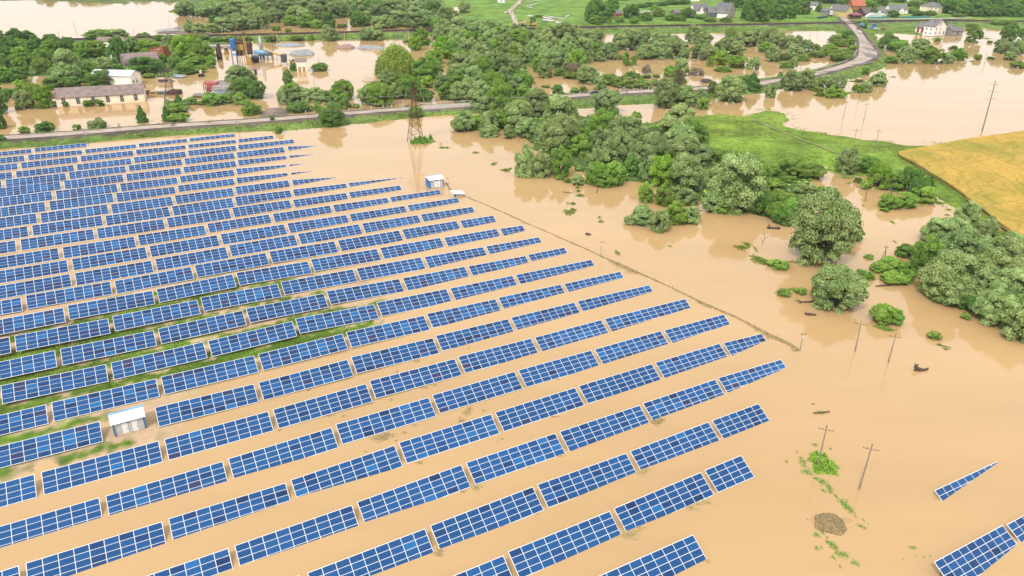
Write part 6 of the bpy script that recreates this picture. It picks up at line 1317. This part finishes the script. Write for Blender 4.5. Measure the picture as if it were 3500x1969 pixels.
drift('thin broken branch beside the round willow', gp((3, 1, 905, 1395)), [(-1.8, .7, .2), (0, 0, .2), (1.9, -.6, .15)], [.1, .14, .1])
drift('pale log with leaves drifting below the lamp mast', gp((3, 2, 545, 1262)), [(-2.4, -.2, .15), (-.5, 0, .2), (2.2, .6, .35)], [.15, .22, .14])
drift('brown twig heap drifting above the debris fence', gp((2, 1, 760, 915)), [(-.9, .3, .3), (.2, 0, .5), (1.6, -.3, .2)], [.3, .5, .12], (([(-.2, 0, .2), (-.5, .8, .9)], [.3, .1]),))
drift('dead dark trunk wedged at the wood edge upstream', gp((2, 1, 340, 60)), [(-5, -.6, .3), (0, 0, .5), (3.6, .5, .6)], [.15, .35, .3], (([(-1, 0, .4), (-3, 1.2, 1.2)], [.2, .05]),))
drift('crooked bare snag leaning out of the water by the wood', gp((2, 1, 845, 495)), [(0, 0, -.3), (.8, 0, 2.6), (2.2, .2, 5.2), (3.6, .3, 6.5)], [.22, .16, .1, .04], (([(1.2, 0, 3.2), (.2, 0, 5.4)], [.1, .03]),))
drift('tangled dead branches floating left of the leaning snag', gp((2, 1, 570, 495)), [(-2.6, 1, .2), (0, 0, .4), (2.6, -.6, .2)], [.08, .12, .06], (([(0, 0, .3), (-1.6, -1.2, .6)], [.1, .04]), ([(0, 0, .3), (1.0, .8, 1.2)], [.1, .04]), ([(-1, .4, .2), (-3, -.3, .3)], [.08, .03])))
drift('bare arching dead branches beside the tall willow', gp((3, 1, -60, 1010)), [(0, 0, -.3), (.5, 0, 2.4), (2.4, 0, 4.0), (4.0, 0, 2.8)], [.15, .1, .06, .02], (([(.3, 0, 1.2), (-1.6, .4, 3.6)], [.08, .02]), ([(.5, 0, 2.4), (.2, 0, 5)], [.07, .02])))
drift('brown snag and twigs drifting at the lower right wood', gp((3, 2, 1790, 600)), [(-1.4, .9, .2), (0, .2, .3), (1.6, -.3, .1)], [.08, .12, .06])
drift('dark drift log caught under the willow group', gp((2, 1, 1870, 672)), [(-1.8, .2, .3), (0, 0, .35), (1.6, -.6, .2)], [.25, .3, .2])
# low floating greenery: leaf fragments in patches
def patch_np(n, spots, seed, hmax=.35, ls=.16):
    g = np.random.default_rng(seed); k = g.choice(len(spots), n, p=np.array([s[2] * s[3] for s in spots]) / sum(s[2] * s[3] for s in spots)); S_ = np.array([s[:4] for s in spots])[k]
    a = g.random(n) * 6.283; r = g.random(n) ** .7 * (1.25 + .35 * np.sin(a * 3 + k) + .25 * np.sin(a * 7 - k)); x = S_[:, 0] + r * np.cos(a) * S_[:, 2]; y = S_[:, 1] + r * np.sin(a) * S_[:, 3]; z = .02 + g.random(n) * hmax * np.clip(1.1 - r, .1, 1)
    pos = np.stack([x, y, z], 1); nor = g.normal(0, .5, (n, 3)); nor[:, 2] = 1; nor /= np.linalg.norm(nor, axis=1)[:, None]; ref = g.normal(0, 1, (n, 3)); u = ref - nor * (ref * nor).sum(1)[:, None]; u /= np.linalg.norm(u, axis=1)[:, None]; v = np.cross(nor, u)
    s = ls * (.5 + g.random(n))[:, None]; return np.stack([pos - u * s, pos + v * s * .6, pos + u * s, pos - v * s * .6], 1), np.clip(g.normal(.5, .25, n), 0, 1)[:, None].repeat(3, 1)
def patch(name, label, tile, spots, n, kind, hmax=.35, ls=.16, stuff=True, cat=None, z0=0):
    S_ = []
    for x, y, rx, ry in spots: p = gp((*tile, x, y), z0); k = ZT / ppm(p); S_.append((p.x, p.y, rx * k, ry * k * 1.9))
    V, c = patch_np(n, S_, len(label) * 3 + n, hmax, ls); V[..., 2] += z0
    me = quads_np(name, V, LM[kind], c); return put(name, me, None, None, label=label, kind='stuff' if stuff else None, cat=cat)
patch('floating_weed', 'yellow green weed scattered along a line around the two lower power poles', (3, 3), [(470, 130, 28, 12), (330, 260, 22, 10), (350, 298, 40, 18), (360, 340, 25, 12), (390, 400, 45, 24), (290, 200, 8, 8), (630, 170, 14, 12), (480, 470, 25, 12), (545, 500, 40, 25), (550, 590, 20, 16), (615, 560, 28, 30), (620, 605, 20, 16), (680, 645, 14, 12), (750, 705, 40, 26), (770, 745, 30, 16), (810, 770, 40, 22), (840, 805, 28, 14), (880, 850, 12, 8), (955, 885, 10, 10), (925, 945, 24, 16), (970, 965, 20, 12), (1005, 920, 8, 6), (490, 1035, 32, 20), (540, 1005, 14, 20), (595, 1065, 10, 8), (600, 1110, 16, 14), (640, 1130, 40, 26), (680, 1165, 24, 18), (490, 1170, 25, 14), (535, 1160, 12, 10), (655, 1265, 18, 14), (690, 1220, 20, 10), (740, 1230, 50, 22), (790, 1245, 18, 18), (870, 1315, 34, 18), (910, 1345, 14, 8), (720, 1350, 12, 10), (185, 298, 14, 10), (1450, 1165, 40, 10), (1490, 1250, 8, 6), (1570, 1258, 8, 6), (1630, 1250, 8, 6), (1355, 1277, 8, 6)], 3200, 'b', .10, .085)
patch('bush', 'low leafy green bush island wrapped round the foot of a power pole', (3, 3), [(490, 300, 50, 40), (560, 340, 55, 50), (600, 330, 60, 50), (490, 380, 34, 30), (640, 390, 38, 30), (560, 250, 34, 12), (480, 230, 40, 16)], 5200, 'y', 1.0, .15, False, 'bush')
patch('bush', 'green bush growing at the foot of the middle pylon', (1, 0), [(1650, 1425, 60, 34), (1700, 1430, 60, 30), (1600, 1440, 40, 20), (1755, 1400, 20, 16)], 5200, 'b', 2.6, .3, False, 'bush')
patch('floating_weed', 'small green tufts drifting between the pylon and the willow wood', (1, 1), [(1875, 38, 30, 14), (1925, 40, 20, 12), (2210, 88, 28, 14), (2390, 205, 22, 20), (2420, 188, 14, 6), (2515, 265, 38, 26), (2560, 250, 14, 12), (1860, 5, 14, 5)], 1500, 'g', .6, .16)
patch('floating_weed', 'green and yellow leaf rafts drifting along the willow wood', (2, 1), [(480, 345, 40, 24), (545, 375, 34, 18), (660, 440, 22, 14), (668, 475, 18, 20), (685, 520, 38, 20), (612, 602, 28, 18), (560, 600, 12, 6), (575, 690, 50, 34), (615, 665, 26, 22), (878, 742, 18, 10), (895, 783, 26, 14), (1050, 1090, 12, 22), (1070, 1108, 22, 14), (2310, 1045, 60, 30), (2365, 1015, 28, 30), (2470, 1160, 60, 40), (2540, 1190, 60, 36), (2450, 1060, 8, 40), (1585, 1030, 20, 8)], 4200, 'g', .7, .17)
patch('floating_weed', 'thin flooded grass blades along the wheat field shore', (3, 1), [(1750, 530, 34, 22), (1730, 595, 50, 20), (1800, 580, 20, 10), (1825, 665, 20, 8), (1800, 715, 18, 8), (1540, 622, 18, 8), (1255, 790, 12, 22), (1275, 985, 8, 14), (1200, 670, 30, 10), (955, 620, 5, 14), (620, 500, 30, 12), (820, 395, 22, 10), (780, 340, 60, 18), (600, 260, 60, 14)], 2600, 's', .5, .2)
patch('floating_weed', 'reed tufts and flooded grass rafts in the river bend', (3, 2), [(1150, 400, 60, 24), (1230, 425, 46, 16), (1790, 615, 26, 12), (1725, 575, 26, 10), (160, 40, 60, 26), (250, 20, 40, 20), (530, 1255, 30, 12), (455, 1170, 14, 5)], 2200, 's', .35, .16)
patch('floating_weed', 'scattered weeds on the far yard and meadow flood', (3, 0), [(860, 820, 44, 14), (820, 935, 26, 14), (2120, 370, 60, 4), (2200, 390, 50, 4), (1700, 395, 46, 10), (1260, 775, 30, 4), (480, 960, 40, 10), (2050, 620, 20, 8)], 1800, 's', .6, .35)
# brown drift scum against panel edges
def scum(label, tile, spots, n, ls=.10): return patch('drift_scum', label, tile, spots, n, 'z', .05, ls)
scum('brown straw scum gathered against the lower rows of panels', (2, 3), [(1300, 400, 60, 26), (1340, 380, 36, 12), (1840, 720, 120, 14), (1790, 760, 60, 24), (1950, 700, 50, 18), (1160, 1040, 110, 26), (1200, 1010, 70, 20), (1290, 965, 44, 14), (490, 238, 36, 10), (170, 357, 22, 7), (100, 1432, 50, 12), (1960, 1300, 30, 12), (250, 825, 20, 6)], 2600, .085)
scum('brown straw scum between the middle rows of panels', (1, 3), [(1250, 60, 100, 26), (1310, 30, 60, 18), (1490, 10, 26, 10), (1408, 88, 14, 6), (1100, 197, 14, 6), (1640, 310, 36, 10), (2210, 560, 44, 20), (2430, 100, 10, 5), (2470, 70, 14, 8), (1840, 1190, 40, 12), (1835, 1225, 44, 20), (2070, 600, 40, 8)], 1700, .085)
scum('thin brown leaf litter drifting between the central panel rows', (1, 2), [(740, 1285, 40, 10), (880, 1290, 16, 12), (1130, 1165, 30, 8), (1360, 1128, 16, 12), (1420, 845, 12, 12), (1610, 735, 40, 12), (2120, 1255, 44, 22), (2070, 1335, 30, 22), (2150, 1215, 28, 14), (1700, 1005, 40, 8), (530, 1030, 16, 8), (1230, 820, 30, 5), (1600, 1385, 24, 8), (240, 1425, 14, 18), (2290, 1235, 20, 8), (1480, 600, 12, 5), (2140, 610, 6, 10), (1800, 980, 24, 6)], 1500, .08)
_s = scum('loose straw and twigs lying over the rubbish heap', (3, 3), [(625, 915, 140, 46), (560, 985, 60, 10)], 900, .09); _s.location.z = .12
scum('straw raft caught on the corner of a panel row', (2, 2), [(1450, 1350, 60, 22), (1490, 1325, 40, 12), (430, 1295, 40, 5), (460, 918, 20, 4)], 1000, .09)
# fence line with drift between the two lamp masts
fl = [gp((1, 1, 1915, 392)), gp((1, 1, 1955, 455)), gp((1, 1, 2010, 482)), gp((1, 1, 2092, 522)), gp((1, 1, 2330, 622)), gp((1, 1, 2570, 725)), gp((2, 1, 150, 800)), gp((2, 1, 360, 888)), gp((2, 1, 560, 978)), gp((2, 1, 740, 1055)), gp((2, 1, 900, 1132)), gp((2, 1, 1080, 1205)), gp((2, 1, 1340, 1325)), gp((2, 1, 1600, 1445)), gp((2, 2, 1900, 140)), gp((2, 2, 2250, 292)), gp((2, 2, 2560, 450)), gp((3, 2, 190, 545)), gp((3, 2, 320, 625))]
flc = catmull(fl, 6); t = empty('drowned_fence', fl[0], 0, 'drowned wire fence with thin posts crossing the open water diagonally', 'fence'); mb = MB(); d = 0
for a, b in zip(flc[:-1], flc[1:]):
    L_ = (b - a).length
    while d < L_: p = a.lerp(b, d / L_) - fl[0]; MB().tube([p - Vector((0, 0, .8)), p + Vector((0, 0, rng.uniform(.35, 1.0)))], .05, 5).build('post', m_steel, t); d += 6.2
    d -= L_
    mb.bar(a - fl[0] + Vector((0, 0, .12)), b - fl[0] + Vector((0, 0, .12)), .035)
mb.build('wire', m_rust, t)
g = np.random.default_rng(3); pts = []; 
wd = {10: .7}
Vs = []; n = 15000; idx = g.integers(0, len(flc) - 1, n); tt = g.random(n)
A0 = np.array([(p.x, p.y) for p in flc]); frac = (idx + tt) / len(flc)
dens = .10 + .35 * np.exp(-((frac - .13) / .03) ** 2) + .9 * np.exp(-((frac - .62) / .035) ** 2) + .5 * np.exp(-((frac - .78) / .03) ** 2) + 1.0 * np.exp(-((frac - .90) / .05) ** 2) + .9 * np.exp(-((frac - .985) / .02) ** 2) + .18 * (np.sin(frac * 140) > .5)
keep = g.random(n) < dens; idx, tt, dens = idx[keep], tt[keep], dens[keep]; n = len(idx)
base = A0[idx] * (1 - tt[:, None]) + A0[idx + 1] * tt[:, None]; dr = A0[idx + 1] - A0[idx]; dr /= np.linalg.norm(dr, axis=1)[:, None]; nn = np.stack([dr[:, 1], -dr[:, 0]], 1)
off = np.abs(g.normal(0, 1, n)) * (.10 + .75 * dens) * (.5 + vnoise(base[:, 0], base[:, 1], 3) + .5); base = base - nn * (off - .12)[:, None] * -1
pos = np.stack([base[:, 0], base[:, 1], .02 + .10 * g.random(n)], 1); nor = g.normal(0, .35, (n, 3)); nor[:, 2] = 1; nor /= np.linalg.norm(nor, axis=1)[:, None]; ref = g.normal(0, .7, (n, 3)); ref[:, :2] += dr * 1.5; u = ref - nor * (ref * nor).sum(1)[:, None]; u /= np.linalg.norm(u, axis=1)[:, None]; v = np.cross(nor, u); s = .17 * (.4 + g.random(n))[:, None]
put('drift_scum', quads_np('drift_scum', np.stack([pos - u * s * 1.7, pos + v * s * .35, pos + u * s * 1.7, pos - v * s * .35], 1), LM['z'], np.clip(g.normal(.45, .3, n), 0, 1)[:, None].repeat(3, 1)), label='straw and reed drift caught along the drowned fence', kind='stuff')
# rough grass and scrub on banks, meadow edge and park island
def grass(label, test, box, n, kind, hh, ls, seed, name='grass'):
    g = np.random.default_rng(seed); x = g.uniform(box[0], box[1], n); y = g.uniform(box[2], box[3], n); Hh, Cc = height(x[None], y[None]); Hh, Cc = Hh[0], Cc[0]; k = test(Hh, Cc, x, y, g)
    x, y, z = x[k], y[k], np.maximum(Hh[k], -.02); n = len(x); pos = np.stack([x, y, z + hh * .35 * g.random(n)], 1); nor = g.normal(0, .6, (n, 3)); nor[:, 2] += .8; nor /= np.linalg.norm(nor, axis=1)[:, None]; ref = g.normal(0, 1, (n, 3)); ref[:, 2] += .8
    u = ref - nor * (ref * nor).sum(1)[:, None]; u /= np.linalg.norm(u, axis=1)[:, None]; v = np.cross(nor, u); s = ls * (.5 + g.random(n))[:, None]; tone = np.clip(.5 + .9 * vnoise(x, y, 3) + g.normal(0, .15, n), 0, 1)
    print(label, n); put(name, quads_np(name, np.stack([pos - u * s, pos + v * s * .7, pos + u * s, pos - v * s * .7], 1), LM[kind], tone[:, None].repeat(3, 1)), label=label, kind='stuff')
isv = lambda C, key, tol=.02: np.abs(C - np.array(CK[key])).max(1) < tol
b0 = G(P(0, 1, -200, 60)); grass('tangled scrub and tall grass on the road embankment', lambda H, C, x, y, g: isv(C, 'verge') & (H > .02) & (vnoise(x, y, 5) + .6 * vnoise(x, y, 2) > -.18), (-300, 420, 240, 720), 300000, 's', .8, .42, 1, 'scrub')
grass('green weeds growing between the exposed solar tables', lambda H, C, x, y, g: (H > -.05) & (C[:, 1] > C[:, 0] * .96) & (g.random(len(x)) < .9), (-140, 40, 120, 260), 260000, 'g', .3, .15, 2)
grass('rough tufted grass of the meadow', lambda H, C, x, y, g: isv(C, 'meadow') & (H > .15) & (vnoise(x, y, 8) + .5 * vnoise(x, y, 3) > .12), (90, 420, 190, 460), 110000, 'g', .5, .30, 4)
grass('half drowned grass streaks along the meadow shore', lambda H, C, x, y, g: isv(C, 'meadow') & (H > -.45) & (H < .12) & (vnoise(x * .35 + y * .2, y * 1.4 - x * .6, 2.2) + .5 * vnoise(x, y, 7) > .05 + .5 * np.clip(-H, 0, 1)), (60, 420, 190, 480), 260000, 'g', .25, .22, 9)
grass('undergrowth between the wood trees', lambda H, C, x, y, g: isv(C, 'wood') & (H > .0) & (vnoise(x, y, 7) > -.1), (-350, 420, 180, 900), 170000, 'b', 1.6, .75, 5, 'undergrowth')
# ------------------------------------------------------------------ haze
HAZE = .00005
if HAZE:
    m = bpy.data.materials.new('haze'); m.use_nodes = True; n_ = m.node_tree.nodes; n_.remove(n_['Principled BSDF']); v = n_.new('ShaderNodeVolumePrincipled'); v.inputs['Density'].default_value = HAZE; v.inputs['Color'].default_value = (.86, .92, 1, 1); v.inputs['Anisotropy'].default_value = .2
    m.node_tree.links.new(v.outputs[0], n_['Material Output'].inputs['Volume'])
    MB().box(-7000, 7000, -200, 13000, -8, 120).build('haze', m, kind='stuff')
